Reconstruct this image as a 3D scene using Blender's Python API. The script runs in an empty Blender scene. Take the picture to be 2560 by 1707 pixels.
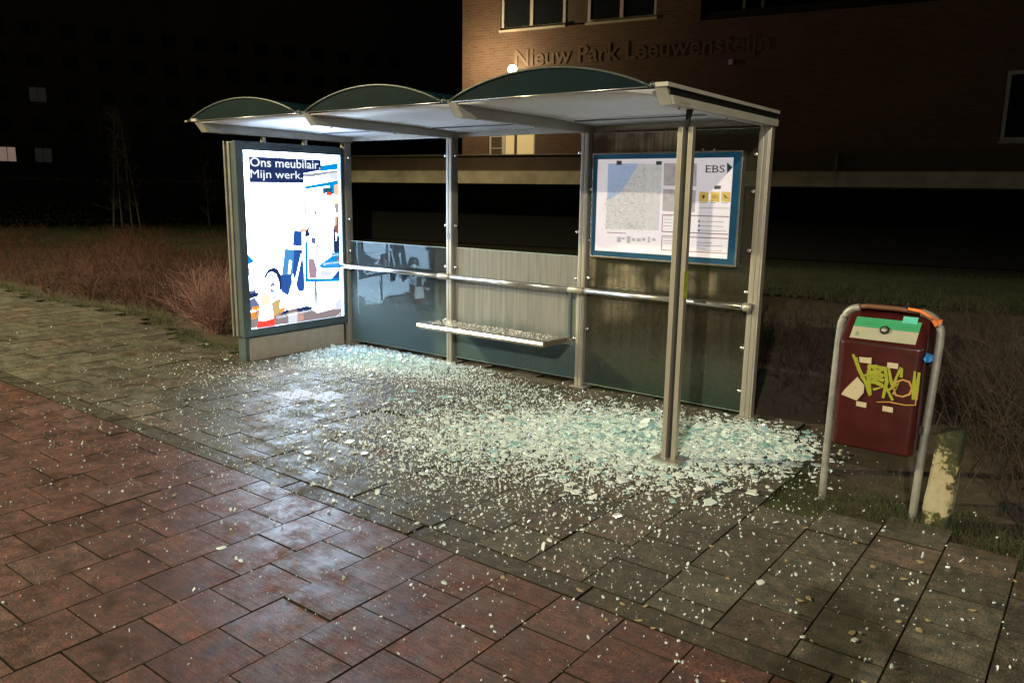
import bpy, bmesh, math, random
import numpy as np
from mathutils import Vector, Matrix
R = math.radians
random.seed(7); rng = np.random.default_rng(11)
S = bpy.context.scene
COL = S.collection

# ---------------------------------------------------------------- camera
cam_pos = Vector((6.599, -5.7201, 1.6765)); yaw, pit, rol = -0.6492, 0.1892, 0.0145
fw = Vector((math.sin(yaw)*math.cos(pit), math.cos(yaw)*math.cos(pit), -math.sin(pit)))
r0 = Vector((math.cos(yaw), -math.sin(yaw), 0)); u0 = r0.cross(fw)
rr = r0*math.cos(rol) + u0*math.sin(rol); uu = -r0*math.sin(rol) + u0*math.cos(rol)
cd = bpy.data.cameras.new('camera'); cam = bpy.data.objects.new('camera', cd); COL.objects.link(cam)
cam.matrix_world = Matrix(((rr.x, uu.x, -fw.x, cam_pos.x), (rr.y, uu.y, -fw.y, cam_pos.y), (rr.z, uu.z, -fw.z, cam_pos.z), (0, 0, 0, 1)))
cd.sensor_width = 36; cd.lens = 36*1958.45/2560; cd.clip_start = .02; cd.clip_end = 500
S.camera = cam

# ---------------------------------------------------------------- world, exposure
w = bpy.data.worlds.new('World'); S.world = w; w.use_nodes = True
bg = w.node_tree.nodes['Background']
bg.inputs[0].default_value = (.45, .50, .58, 1); bg.inputs[1].default_value = .003
S.view_settings.view_transform = 'Standard'; S.view_settings.look = 'None'
S.view_settings.exposure = .25; S.view_settings.gamma = 1
POSTER = 13.0          # radiance of the backlit poster
LAMP_RIGHT = 12000; LAMP_LEFT = 9500; WALL_LAMP = 180; LAMP_SIDE = 1300

# ---------------------------------------------------------------- materials
DATA={'poly': [('navy', [(-1.195, 1.96), (-0.351, 1.958), (-0.353, 1.855), (-0.577, 1.849), (-0.581, 1.745), (-1.198, 1.741)]), ('blue', [(-0.348, 1.898), (-0.119, 1.937), (-0.121, 1.883), (-0.347, 1.857)]), ('navy', [(-0.575, 1.846), (-0.35, 1.854), (-0.574, 1.826)]), ('grey', [(-0.574, 1.823), (-0.119, 1.863), (-0.12, 1.837), (-0.463, 1.795), (-0.575, 1.8)]), ('lightgrey', [(-0.245, 1.823), (-0.12, 1.843), (-0.123, 1.768), (-0.216, 1.783)]), ('blue', [(-0.555, 1.701), (-0.123, 1.761), (-0.125, 1.714), (-0.55, 1.673)]), ('lightgrey', [(-0.559, 1.673), (-0.546, 1.673), (-0.55, 1.423), (-0.57, 1.423)]), ('blue', [(-0.234, 1.705), (-0.172, 1.71), (-0.177, 1.634), (-0.215, 1.616), (-0.221, 1.656)]), ('teal', [(-0.324, 1.675), (-0.212, 1.685), (-0.215, 1.622), (-0.281, 1.639), (-0.322, 1.618)]), ('red', [(-0.278, 1.633), (-0.233, 1.633), (-0.208, 1.611), (-0.282, 1.611)]), ('tan', [(-0.17, 1.71), (-0.124, 1.718), (-0.126, 1.611), (-0.173, 1.613)]), ('sand', [(-0.209, 1.57), (-0.127, 1.581), (-0.128, 1.517), (-0.181, 1.517)]), ('grey', [(-0.181, 1.509), (-0.129, 1.517), (-0.131, 1.429), (-0.154, 1.418)]), ('slate', [(-0.45, 1.45), (-0.434, 1.456), (-0.42, 1.424), (-0.435, 1.413)]), ('slate', [(-0.411, 1.453), (-0.4, 1.455), (-0.388, 1.431), (-0.401, 1.429)]), ('sand', [(-0.589, 1.327), (-0.533, 1.323), (-0.509, 1.346), (-0.544, 1.307), (-0.569, 1.31)]), ('tan', [(-0.634, 1.269), (-0.557, 1.261), (-0.554, 1.236), (-0.628, 1.249)]), ('denim', [(-0.704, 1.254), (-0.621, 1.237), (-0.632, 1.16), (-0.72, 1.163)]), ('navy', [(-0.558, 1.236), (-0.538, 1.281), (-0.515, 1.28), (-0.533, 1.241), (-0.516, 1.206), (-0.56, 1.19), (-0.575, 1.208)]), ('brown', [(-0.198, 1.254), (-0.177, 1.359), (-0.151, 1.406), (-0.132, 1.358), (-0.135, 1.187), (-0.169, 1.223)]), ('tan', [(-0.186, 1.371), (-0.159, 1.382), (-0.166, 1.306), (-0.185, 1.289)]), ('navy', [(-0.207, 1.251), (-0.191, 1.242), (-0.175, 1.142), (-0.194, 1.143)]), ('blue', [(-0.159, 1.182), (-0.135, 1.187), (-0.135, 1.14), (-0.158, 1.141)]), ('denim', [(-0.701, 1.243), (-0.617, 1.233), (-0.622, 1.099), (-0.729, 1.114)]), ('blue', [(-1.29, 1.13), (-1.26, 1.052), (-1.194, 0.978), (-1.291, 0.951)]), ('lightgrey', [(-1.289, 0.94), (-1.253, 0.906), (-1.256, 0.855), (-1.291, 0.825)]), ('jean', [(-0.823, 1.074), (-0.715, 1.053), (-0.711, 0.882), (-0.763, 0.811), (-0.762, 0.737), (-0.811, 0.613), (-0.879, 0.653), (-0.904, 0.722), (-0.871, 0.826)]), ('denim', [(-0.883, 0.814), (-0.759, 0.811), (-0.77, 0.738), (-0.811, 0.613), (-0.879, 0.666), (-0.904, 0.722)]), ('white', [(-0.78, 0.963), (-0.752, 0.952), (-0.779, 0.823), (-0.801, 0.824)]), ('denim', [(-0.712, 1.06), (-0.624, 1.055), (-0.61, 0.82), (-0.609, 0.697), (-0.62, 0.636), (-0.676, 0.641), (-0.706, 0.712), (-0.739, 0.809)]), ('white', [(-0.634, 1.019), (-0.618, 1.018), (-0.71, 0.712), (-0.726, 0.734)]), ('blue', [(-0.575, 1.138), (-0.542, 1.129), (-0.549, 0.766), (-0.138, 0.736), (-0.139, 0.699), (-0.59, 0.733)]), ('slate', [(-0.496, 1.179), (-0.442, 1.166), (-0.449, 1.112), (-0.495, 1.127)]), ('slate', [(-0.431, 1.132), (-0.407, 1.083), (-0.433, 1.08)]), ('navy', [(-0.199, 1.213), (-0.167, 1.121), (-0.128, 1.182), (-0.134, 1.006), (-0.206, 1.017)]), ('blue', [(-0.252, 0.998), (-0.131, 1.006), (-0.136, 0.843), (-0.355, 0.854), (-0.415, 0.889), (-0.253, 0.963)]), ('brown', [(-0.182, 0.945), (-0.134, 0.953), (-0.136, 0.907)]), ('mauve', [(-0.541, 0.959), (-0.477, 0.949), (-0.442, 0.85), (-0.455, 0.76), (-0.54, 0.767)]), ('skyblue', [(-0.437, 0.87), (-0.395, 0.846), (-0.398, 0.773), (-0.437, 0.776)]), ('lightgrey', [(-0.396, 0.819), (-0.241, 0.815), (-0.243, 0.762), (-0.398, 0.771)]), ('denim', [(-0.169, 0.802), (-0.137, 0.822), (-0.14, 0.736), (-0.243, 0.744)]), ('navy', [(-1.098, 0.755), (-1.074, 0.828), (-1.029, 0.88), (-0.974, 0.898), (-0.928, 0.87), (-0.899, 0.815), (-0.894, 0.728), (-0.914, 0.636), (-0.938, 0.585), (-0.922, 0.67), (-0.926, 0.764), (-0.954, 0.826), (-0.991, 0.855), (-1.031, 0.838), (-1.06, 0.801)]), ('lightgrey', [(-1.073, 0.776), (-1.039, 0.825), (-0.992, 0.848), (-0.947, 0.812), (-0.931, 0.724), (-0.944, 0.639), (-0.97, 0.591), (-1.02, 0.593), (-0.954, 0.66), (-0.95, 0.739), (-0.979, 0.801), (-1.009, 0.807), (-1.05, 0.774)]), ('slate', [(-1.018, 0.712), (-1.001, 0.743), (-0.981, 0.745), (-0.97, 0.714), (-0.977, 0.669), (-0.998, 0.656), (-1.016, 0.672)]), ('white', [(-1.005, 0.711), (-0.994, 0.723), (-0.983, 0.712), (-0.986, 0.683), (-1.0, 0.677)]), ('navy', [(-1.289, 0.662), (-1.214, 0.674), (-1.155, 0.655), (-1.178, 0.641), (-1.29, 0.62)]), ('slate', [(-1.289, 0.687), (-1.194, 0.695), (-1.199, 0.682), (-1.288, 0.671)]), ('lightgrey', [(-1.288, 0.616), (-1.149, 0.635), (-1.149, 0.622), (-1.288, 0.6)]), ('slate', [(-1.288, 0.594), (-1.217, 0.619), (-1.153, 0.547), (-1.238, 0.517), (-1.29, 0.516)]), ('floor', [(-1.292, 0.438), (-1.179, 0.497), (-0.973, 0.441), (-0.705, 0.465), (-0.52, 0.424), (-0.461, 0.396), (-0.219, 0.405), (-0.127, 0.417), (-0.126, 0.313), (-0.81, 0.32), (-1.293, 0.334)]), ('lightgrey', [(-0.816, 0.416), (-0.715, 0.422), (-0.72, 0.322), (-0.817, 0.317)]), ('clay', [(-0.704, 0.389), (-0.641, 0.396), (-0.635, 0.34), (-0.702, 0.334)]), ('orange', [(-1.233, 0.53), (-1.162, 0.53), (-1.159, 0.512), (-1.227, 0.513)]), ('orange', [(-1.289, 0.506), (-1.194, 0.502), (-1.167, 0.47), (-1.198, 0.427), (-1.291, 0.419), (-1.292, 0.432), (-1.208, 0.442), (-1.188, 0.469), (-1.209, 0.491), (-1.289, 0.493)]), ('orange', [(-1.289, 0.477), (-1.217, 0.479), (-1.214, 0.467), (-1.289, 0.464)]), ('orange', [(-1.289, 0.456), (-1.218, 0.459), (-1.219, 0.448), (-1.289, 0.443)]), ('boot', [(-1.017, 0.543), (-0.959, 0.573), (-0.907, 0.58), (-0.926, 0.516), (-0.921, 0.459), (-0.993, 0.43), (-1.006, 0.498)]), ('orange', [(-0.922, 0.482), (-0.823, 0.482), (-0.901, 0.453), (-0.994, 0.423), (-0.997, 0.434), (-0.925, 0.449)]), ('navy', [(-0.902, 0.436), (-0.834, 0.469), (-0.825, 0.441), (-0.886, 0.424)]), ('beige', [(-1.133, 0.65), (-1.041, 0.651), (-1.027, 0.54), (-1.143, 0.526)]), ('cone', [(-1.151, 0.524), (-1.016, 0.534), (-0.999, 0.397), (-1.093, 0.378), (-1.176, 0.385)]), ('red', [(-1.177, 0.384), (-1.094, 0.376), (-0.995, 0.393), (-0.994, 0.321), (-1.194, 0.324)]), ('slate', [(-0.475, 0.72), (-0.458, 0.719), (-0.463, 0.657), (-0.453, 0.593), (-0.464, 0.429), (-0.477, 0.43)]), ('navy', [(-0.705, 0.455), (-0.604, 0.472), (-0.519, 0.452), (-0.542, 0.423), (-0.706, 0.438)]), ('lightgrey', [(-0.199, 0.475), (-0.128, 0.519), (-0.127, 0.402), (-0.219, 0.405)]), ('lightgrey', [(-0.209, 0.317), (-0.143, 0.353), (-0.139, 0.338), (-0.186, 0.314)]), ('skyblue', [(-1.284, 1.999), (-1.147, 2.003), (-1.246, 1.972), (-1.276, 1.93)]), ('skyblue', [(-0.222, 2.031), (-0.111, 2.033), (-0.115, 1.959), (-0.142, 1.975), (-0.163, 2.008)])], 'txt': [('Ons meubilair.', [(-1.189, 1.855), (-0.356, 1.978)], 0.012), ('Mijn werk.', [(-1.191, 1.739), (-0.587, 1.844)], 0.012), ('Tijd om', [(-0.386, 0.967), (-0.133, 0.999)], 0.01), ('te geniet', [(-0.458, 0.885), (-0.141, 0.914)], 0.01), ('en.', [(-0.259, 0.816), (-0.159, 0.834)], 0.005), ('Onderhoudsmedewerker', [(-0.968, 0.412), (-0.456, 0.403)], 0.004)], 'frame': [(3.159, 1.147), (4.421, 1.144), (4.418, 1.988), (3.157, 1.99)], 'paper': [(3.204, 1.193), (4.386, 1.188), (4.381, 1.941), (3.201, 1.944)], 'map': [(3.263, 1.383), (3.747, 1.391), (3.751, 1.9), (3.268, 1.908)], 'sea': [(3.272, 1.619), (3.268, 1.908), (3.542, 1.906), (3.445, 1.744), (3.378, 1.667)], 'sea2': [(3.271, 1.431), (3.272, 1.603), (3.383, 1.559), (3.388, 1.45)], 'tri': [(4.273, 1.906), (4.32, 1.871), (4.279, 1.826)], 'ebs': [(4.111, 1.833), (4.259, 1.892)], 'sq': [[(4.071, 1.62), (4.145, 1.618), (4.142, 1.691), (4.068, 1.694)], [(4.161, 1.622), (4.234, 1.619), (4.231, 1.692), (4.159, 1.695)], [(4.247, 1.623), (4.319, 1.621), (4.316, 1.693), (4.245, 1.696)]], 'tape': [[(3.345, 1.896), (3.392, 1.896), (3.393, 1.928), (3.346, 1.93)], [(3.697, 1.895), (3.745, 1.893), (3.747, 1.921), (3.698, 1.923)], [(4.188, 1.713), (4.237, 1.715), (4.239, 1.74), (4.189, 1.738)]], 'photo': [[(3.77, 1.737), (4.044, 1.733), (4.037, 1.901), (3.765, 1.906)], [(3.771, 1.542), (4.04, 1.538), (4.042, 1.704), (3.767, 1.71)]], 'box1': [(3.773, 1.381), (4.324, 1.382), (4.324, 1.517), (3.772, 1.517)], 'box2': [(3.779, 1.237), (4.326, 1.24), (4.324, 1.357), (3.776, 1.352)], 'lines': [[(4.074, 1.571), (4.315, 1.574)], [(4.1, 1.471), (4.276, 1.473)], [(4.098, 1.438), (4.275, 1.439)], [(4.1, 1.403), (4.3, 1.406)], [(3.783, 1.501), (3.857, 1.502)], [(3.789, 1.477), (3.855, 1.478)], [(3.79, 1.453), (3.856, 1.453)], [(3.787, 1.426), (3.858, 1.427)], [(4.07, 1.312), (4.195, 1.313)], [(4.072, 1.29), (4.281, 1.294)], [(4.073, 1.268), (4.144, 1.268)], [(4.074, 1.253), (4.276, 1.259)], [(3.79, 1.332), (3.863, 1.334)], [(3.791, 1.31), (3.864, 1.312)], [(3.792, 1.291), (3.865, 1.293)], [(4.071, 1.611), (4.13, 1.611)], [(4.164, 1.612), (4.206, 1.611)], [(4.252, 1.612), (4.304, 1.612)]], 'dots': [(4.082, 1.474), (4.084, 1.44), (4.085, 1.404)], 'rule': [(3.278, 1.358), (3.459, 1.358)], 'veh': [[(3.377, 1.283), (3.412, 1.324)], [(3.419, 1.305), (3.45, 1.322)], [(3.467, 1.278), (3.5, 1.334)], [(3.513, 1.298), (3.543, 1.321)], [(3.558, 1.296), (3.595, 1.322)], [(3.604, 1.303), (3.634, 1.326)], [(3.657, 1.293), (3.676, 1.337)], [(3.694, 1.306), (3.724, 1.328)]], 'graf': [[(5.583, 0.858), (5.621, 0.781), (5.657, 0.72), (5.686, 0.651)], [(5.6, 0.844), (5.641, 0.734)], [(5.671, 0.854), (5.669, 0.755), (5.689, 0.655)], [(5.663, 0.812), (5.746, 0.808), (5.76, 0.737), (5.75, 0.649)], [(5.679, 0.806), (5.742, 0.767), (5.687, 0.725), (5.748, 0.71), (5.698, 0.686)], [(5.646, 0.752), (5.697, 0.776), (5.739, 0.799)], [(5.758, 0.826), (5.781, 0.74), (5.792, 0.709)], [(5.785, 0.708), (5.82, 0.823)], [(5.824, 0.819), (5.825, 0.771)], [(5.754, 0.719), (5.798, 0.645)], [(5.764, 0.688), (5.818, 0.738), (5.795, 0.677)], [(5.885, 0.813), (5.887, 0.725), (5.89, 0.665)], [(5.905, 0.792), (5.892, 0.71), (5.893, 0.67)], [(5.917, 0.809), (5.915, 0.73), (5.916, 0.666)]], 'oring': [(5.794, 0.718), (5.803, 0.744), (5.834, 0.761), (5.866, 0.754), (5.88, 0.724), (5.873, 0.691), (5.842, 0.673), (5.81, 0.676), (5.795, 0.71)], 'oline': [(5.722, 0.624), (5.784, 0.635), (5.857, 0.631), (5.913, 0.64), (5.914, 0.698)], 'stk': [[(5.616, 0.85), (5.675, 0.852), (5.678, 0.822), (5.621, 0.822)], [(5.755, 0.841), (5.806, 0.841), (5.807, 0.813), (5.756, 0.813)], [(5.624, 0.612), (5.675, 0.611), (5.675, 0.584), (5.625, 0.586)], [(5.754, 0.61), (5.804, 0.609), (5.804, 0.581), (5.754, 0.582)], [(5.545, 0.635), (5.558, 0.662), (5.617, 0.743), (5.655, 0.703), (5.655, 0.662), (5.625, 0.615)]]}
MATS = {}
def newmat(name):
    m = bpy.data.materials.new(name); m.use_nodes = True; MATS[name] = m
    return m, m.node_tree.nodes, m.node_tree.links
def bsdf(m): return m.node_tree.nodes['Principled BSDF']
def pbr(name, c, rough=.6, metal=0, var=.25, scale=8, bump=0, bscale=60, c2=None, rvar=.0, spec=.5, stretch=(1, 1, 1), emis=0):
    m, N, L = newmat(name); b = bsdf(m)
    b.inputs['Roughness'].default_value = rough; b.inputs['Metallic'].default_value = metal
    b.inputs['Specular IOR Level'].default_value = spec
    tc = N.new('ShaderNodeTexCoord'); mp = N.new('ShaderNodeMapping'); mp.inputs[3].default_value = stretch
    L.new(tc.outputs['Object'], mp.inputs[0])
    nz = N.new('ShaderNodeTexNoise'); nz.inputs['Scale'].default_value = scale; nz.inputs['Detail'].default_value = 6
    nz.inputs['Roughness'].default_value = .65
    L.new(mp.outputs[0], nz.inputs[0])
    rp = N.new('ShaderNodeValToRGB'); rp.color_ramp.elements[0].position = .3; rp.color_ramp.elements[1].position = .7
    a = c2 if c2 else tuple(v*(1-var) for v in c); d = c if c2 else tuple(min(1, v*(1+var*.5)) for v in c)
    rp.color_ramp.elements[0].color = (*a, 1); rp.color_ramp.elements[1].color = (*d, 1)
    L.new(nz.outputs[0], rp.inputs[0]); L.new(rp.outputs[0], b.inputs[0])
    if rvar:
        mr = N.new('ShaderNodeMapRange'); mr.inputs[3].default_value = max(.02, rough-rvar); mr.inputs[4].default_value = min(1, rough+rvar)
        L.new(nz.outputs[0], mr.inputs[0]); L.new(mr.outputs[0], b.inputs['Roughness'])
    if bump:
        n2 = N.new('ShaderNodeTexNoise'); n2.inputs['Scale'].default_value = bscale; n2.inputs['Detail'].default_value = 4
        L.new(mp.outputs[0], n2.inputs[0])
        bp = N.new('ShaderNodeBump'); bp.inputs[0].default_value = bump; bp.inputs[1].default_value = .01
        L.new(n2.outputs[0], bp.inputs['Height']); L.new(bp.outputs[0], b.inputs['Normal'])
    if emis:
        L.new(rp.outputs[0], b.inputs['Emission Color']); b.inputs['Emission Strength'].default_value = emis
    return m
def glow(name, c, s):
    m, N, L = newmat(name); b = bsdf(m); b.inputs[0].default_value = (*[v*.5 for v in c], 1)
    b.inputs['Emission Color'].default_value = (*c, 1); b.inputs['Emission Strength'].default_value = s
    b.inputs['Roughness'].default_value = .3
    return m
alu = pbr('aluminium', (.43, .405, .345), .38, .55, .07, 5, rvar=.06)
alu_l = pbr('light_aluminium', (.66, .65, .58), .4, .3, .12, 5, rvar=.08)
alu_d = pbr('grey_cabinet_paint', (.085, .115, .13), .35, .3, .2, 6, rvar=.08)
alu_b = pbr('beam_paint', (.40, .395, .36), .4, .25, .2, 4, rvar=.1)
steel = pbr('brushed_steel', (.62, .60, .58), .24, .9, .15, 30, rvar=.08, stretch=(.1, 1, 1))
galv = pbr('galvanised_steel', (.34, .34, .31), .45, .4, .3, 14, rvar=.1)
dark = pbr('dark_rubber_and_shade', (.02, .02, .02), .7)
stone = pbr('stone_panel', (.36, .32, .26), .6, 0, .15, 12, .15, 300)
ceil_m = pbr('opal_ceiling', (.72, .72, .76), .45, 0, .08, 3, rvar=.08)
teal = pbr('dark_green_acrylic', (.0008, .010, .015), .55, 0, .5, 3, spec=.05)
brick_m, N, L = newmat('brick')
tc = N.new('ShaderNodeTexCoord'); mp = N.new('ShaderNodeMapping'); mp.inputs['Rotation'].default_value = (R(90), 0, 0)
br = N.new('ShaderNodeTexBrick'); br.inputs['Scale'].default_value = 1; br.inputs['Brick Width'].default_value = .21; br.inputs['Row Height'].default_value = .065
br.inputs['Mortar Size'].default_value = .008; br.inputs['Color1'].default_value = (.135, .070, .038, 1); br.inputs['Color2'].default_value = (.18, .10, .06, 1); br.inputs['Mortar'].default_value = (.16, .13, .10, 1)
L.new(tc.outputs['Object'], mp.inputs[0]); L.new(mp.outputs[0], br.inputs[0])
nz = N.new('ShaderNodeTexNoise'); nz.inputs['Scale'].default_value = .7; nz.inputs['Detail'].default_value = 5; L.new(tc.outputs['Object'], nz.inputs[0])
mx = N.new('ShaderNodeMix'); mx.data_type = 'RGBA'; mx.blend_type = 'MULTIPLY'; mx.inputs[0].default_value = .5
L.new(br.outputs[0], mx.inputs[6]); L.new(nz.outputs[0], mx.inputs[7]); L.new(mx.outputs[2], bsdf(brick_m).inputs[0])
bsdf(brick_m).inputs['Roughness'].default_value = .85
bp = N.new('ShaderNodeBump'); bp.inputs[0].default_value = .4; L.new(br.outputs[1], bp.inputs['Height']); bp.invert = True; L.new(bp.outputs[0], bsdf(brick_m).inputs['Normal'])
conc = pbr('concrete', (.55, .50, .38), .85, 0, .4, 1.6, .2, 30)
parap = pbr('brown_cladding', (.085, .06, .04), .7, 0, .3, 2)
void_m = pbr('dark_render', (.010, .010, .011), .9, 0, .3, 2)
wframe = pbr('white_window_frame', (.55, .53, .48), .5, 0, .1)
wglass = pbr('dark_window_glass', (.015, .018, .02), .08, 0, .2, spec=.6)
lit_room = glow('lit_room', (.95, .72, .32), .33)
lit_dim = glow('dim_lit_room', (.8, .6, .42), .10)
lit_dim2 = glow('faint_lit_room', (.6, .6, .6), .010)
lit_pink = glow('pale_lit_room', (.9, .62, .50), .16)
letterm = pbr('sign_letters', (.15, .095, .055), .6, 0)
soil = pbr('soil', (.065, .05, .032), .95, 0, .5, 5, .6, 40)
grassg = pbr('rough_grass_ground', (.045, .052, .018), .95, 0, .5, 3, .8, 60)
grassm = pbr('grass_blades', (.045, .055, .018), .8, 0, .4, 3)
twig_m = pbr('dry_twigs', (.070, .026, .019), .8, 0, .45, 1.5)
twig_p = pbr('reddish_twigs', (.28, .15, .13), .75, 0, .4, 4)
twig_r = pbr('shaded_twigs', (.030, .017, .010), .85, 0, .45, 1.2)  # darker copy of the dry twigs, dimness of the rear bed put into colour
stalk_m = pbr('dead_stalks', (.045, .032, .020), .85, 0, .4, 6)
bark = pbr('pale_bark', (.30, .30, .24), .8, 0, .4, 8)
leafd = pbr('dark_hedge_leaves', (.03, .04, .02), .8, 0, .4, 4)
binred = pbr('red_plastic', (.048, .006, .006), .33, 0, .35, 7, .06, 150, rvar=.12)
bolm = pbr('mossy_concrete', (.55, .47, .31), .85, 0, .2, 9, .5, 40, c2=(.05, .055, .02))
bsdf_ramp = bolm.node_tree.nodes['Color Ramp'].color_ramp; bsdf_ramp.elements[0].position = .44; bsdf_ramp.elements[1].position = .50
moss = pbr('moss', (.045, .055, .015), .95, 0, .5, 20, .5, 80)
yel = pbr('yellow_paint', (.27, .29, .02), .5, 0, .2, 30)
sticker = pbr('cream_sticker', (.45, .40, .27), .6, 0, .1)
greenst = pbr('green_label', (.05, .30, .15), .4, 0, .12)
cream = pbr('cream_label', (.38, .38, .30), .4, 0, .1)
turq = pbr('turquoise_tape', (.10, .50, .42), .5)
orangem = pbr('orange_tape', (.72, .20, .05), .5)
bluem = pbr('blue_tape', (.03, .22, .62), .5)
black = pbr('black_paint', (.008, .008, .01), .5)
paper = pbr('poster_paper', (.60, .56, .585), .55, 0, .05, 2, emis=.58)  # emission put into map sheet, border and prints to offset the roof shade
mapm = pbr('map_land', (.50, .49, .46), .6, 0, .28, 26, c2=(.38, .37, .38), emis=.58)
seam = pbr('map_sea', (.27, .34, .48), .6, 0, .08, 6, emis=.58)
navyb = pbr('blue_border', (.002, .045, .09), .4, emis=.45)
inkg = pbr('grey_ink', (.22, .21, .20), .6)
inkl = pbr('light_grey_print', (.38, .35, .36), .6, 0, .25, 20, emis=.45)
inkr = pbr('maroon_ink', (.25, .06, .09), .6)
inkr2 = pbr('route_ink', (.36, .17, .20), .6)
inkk = pbr('black_ink', (.03, .03, .035), .6)
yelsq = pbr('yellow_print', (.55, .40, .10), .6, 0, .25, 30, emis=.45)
tealink = pbr('teal_ink', (.03, .22, .24), .5)
leafl = pbr('fallen_leaves', (.42, .33, .18), .7, 0, .3, 30)
gutter = pbr('roof_gutter', (.07, .085, .08), .35, .3)

# glass pane: clear sheet with a dirt film
def glass_mat(name, dirt_lo, dirt_hi, dirtcol, band=None, tint=(.80, .86, .84), low=None):
    m, N, L = newmat(name); N.clear()
    out = N.new('ShaderNodeOutputMaterial')
    tr = N.new('ShaderNodeBsdfTransparent'); tr.inputs[0].default_value = (*tint, 1)
    gl = N.new('ShaderNodeBsdfGlossy'); gl.inputs['Roughness'].default_value = .045; gl.inputs[0].default_value = (.30, .37, .40, 1)
    fr = N.new('ShaderNodeFresnel'); fr.inputs[0].default_value = 1.6
    m1 = N.new('ShaderNodeMixShader'); L.new(fr.outputs[0], m1.inputs[0]); L.new(tr.outputs[0], m1.inputs[1]); L.new(gl.outputs[0], m1.inputs[2])
    df = N.new('ShaderNodeBsdfDiffuse'); df.inputs[0].default_value = (*dirtcol, 1)
    tl = N.new('ShaderNodeBsdfTranslucent'); tl.inputs[0].default_value = (*dirtcol, 1)
    ms = N.new('ShaderNodeMixShader'); ms.inputs[0].default_value = .4; L.new(df.outputs[0], ms.inputs[1]); L.new(tl.outputs[0], ms.inputs[2])
    tc = N.new('ShaderNodeTexCoord'); mp = N.new('ShaderNodeMapping'); mp.inputs[3].default_value = (24, 1, .8)
    L.new(tc.outputs['Object'], mp.inputs[0])
    nz = N.new('ShaderNodeTexNoise'); nz.inputs['Scale'].default_value = 1.3; nz.inputs['Detail'].default_value = 7; nz.inputs['Roughness'].default_value = .6
    L.new(mp.outputs[0], nz.inputs[0])
    n2 = N.new('ShaderNodeTexNoise'); n2.inputs['Scale'].default_value = 3.2; n2.inputs['Detail'].default_value = 5; L.new(tc.outputs['Object'], n2.inputs[0])
    r1 = N.new('ShaderNodeMapRange'); r1.inputs[1].default_value = .35; r1.inputs[2].default_value = .68; r1.inputs[3].default_value = dirt_lo; r1.inputs[4].default_value = dirt_hi
    L.new(nz.outputs[0], r1.inputs[0])
    fac = r1.outputs[0]
    if low:   # film shifts to a second colour towards the lower edge
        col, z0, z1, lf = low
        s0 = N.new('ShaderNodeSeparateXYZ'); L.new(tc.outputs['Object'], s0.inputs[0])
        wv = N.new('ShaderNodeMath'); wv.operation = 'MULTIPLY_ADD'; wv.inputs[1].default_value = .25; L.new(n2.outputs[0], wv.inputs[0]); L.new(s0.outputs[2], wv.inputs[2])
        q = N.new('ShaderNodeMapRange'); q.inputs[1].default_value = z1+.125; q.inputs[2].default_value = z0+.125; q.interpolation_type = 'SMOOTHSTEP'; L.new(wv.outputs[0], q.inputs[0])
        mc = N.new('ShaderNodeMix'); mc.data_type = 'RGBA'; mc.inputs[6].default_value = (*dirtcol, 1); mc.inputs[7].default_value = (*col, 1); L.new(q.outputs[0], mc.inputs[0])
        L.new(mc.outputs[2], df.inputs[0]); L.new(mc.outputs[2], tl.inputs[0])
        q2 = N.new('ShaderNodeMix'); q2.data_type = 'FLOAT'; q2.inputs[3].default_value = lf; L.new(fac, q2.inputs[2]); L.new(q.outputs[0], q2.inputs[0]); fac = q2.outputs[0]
    if band:   # list of (x0,x1,z0,z1,strength): dirt patches left where splash and run-off dried
        sx = N.new('ShaderNodeSeparateXYZ'); L.new(tc.outputs['Object'], sx.inputs[0])
        tot = None
        for (x0, x1, z0, z1, st, soft) in band:
            def edge(o, a, b):
                q = N.new('ShaderNodeMapRange'); q.inputs[1].default_value = a; q.inputs[2].default_value = b; q.interpolation_type = 'SMOOTHSTEP'
                L.new(o, q.inputs[0]); return q.outputs[0]
            def mul(a, b):
                q = N.new('ShaderNodeMath'); q.operation = 'MULTIPLY'; L.new(a, q.inputs[0])
                if isinstance(b, float): q.inputs[1].default_value = b
                else: L.new(b, q.inputs[1])
                return q.outputs[0]
            e = mul(mul(edge(sx.outputs[0], x0-soft, x0+soft), edge(sx.outputs[0], x1+soft, x1-soft)), mul(edge(sx.outputs[2], z0-soft, z0+soft), edge(sx.outputs[2], z1+soft*.5, z1-soft*.5)))
            q = N.new('ShaderNodeMapRange'); q.inputs[1].default_value = .36; q.inputs[2].default_value = .60; L.new(n2.outputs[0], q.inputs[0])
            e = mul(mul(e, q.outputs[0]), float(st))
            if tot is None: tot = e
            else:
                a = N.new('ShaderNodeMath'); a.operation = 'MAXIMUM'; L.new(tot, a.inputs[0]); L.new(e, a.inputs[1]); tot = a.outputs[0]
        st2 = N.new('ShaderNodeMapRange'); st2.inputs[1].default_value = .35; st2.inputs[2].default_value = .6; st2.inputs[3].default_value = .45; st2.inputs[4].default_value = 1; L.new(nz.outputs[0], st2.inputs[0])
        t2 = N.new('ShaderNodeMath'); t2.operation = 'MULTIPLY'; L.new(tot, t2.inputs[0]); L.new(st2.outputs[0], t2.inputs[1])
        a = N.new('ShaderNodeMath'); a.operation = 'MAXIMUM'; L.new(fac, a.inputs[0]); L.new(t2.outputs[0], a.inputs[1]); fac = a.outputs[0]
    m2 = N.new('ShaderNodeMixShader'); L.new(fac, m2.inputs[0]); L.new(m1.outputs[0], m2.inputs[1]); L.new(ms.outputs[0], m2.inputs[2])
    L.new(m2.outputs[0], out.inputs[0])
    return m
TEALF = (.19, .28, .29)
g_ab = glass_mat('glass_light_film', .03, .11, (.50, .58, .60), low=(TEALF, .05, .75, .42))
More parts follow.
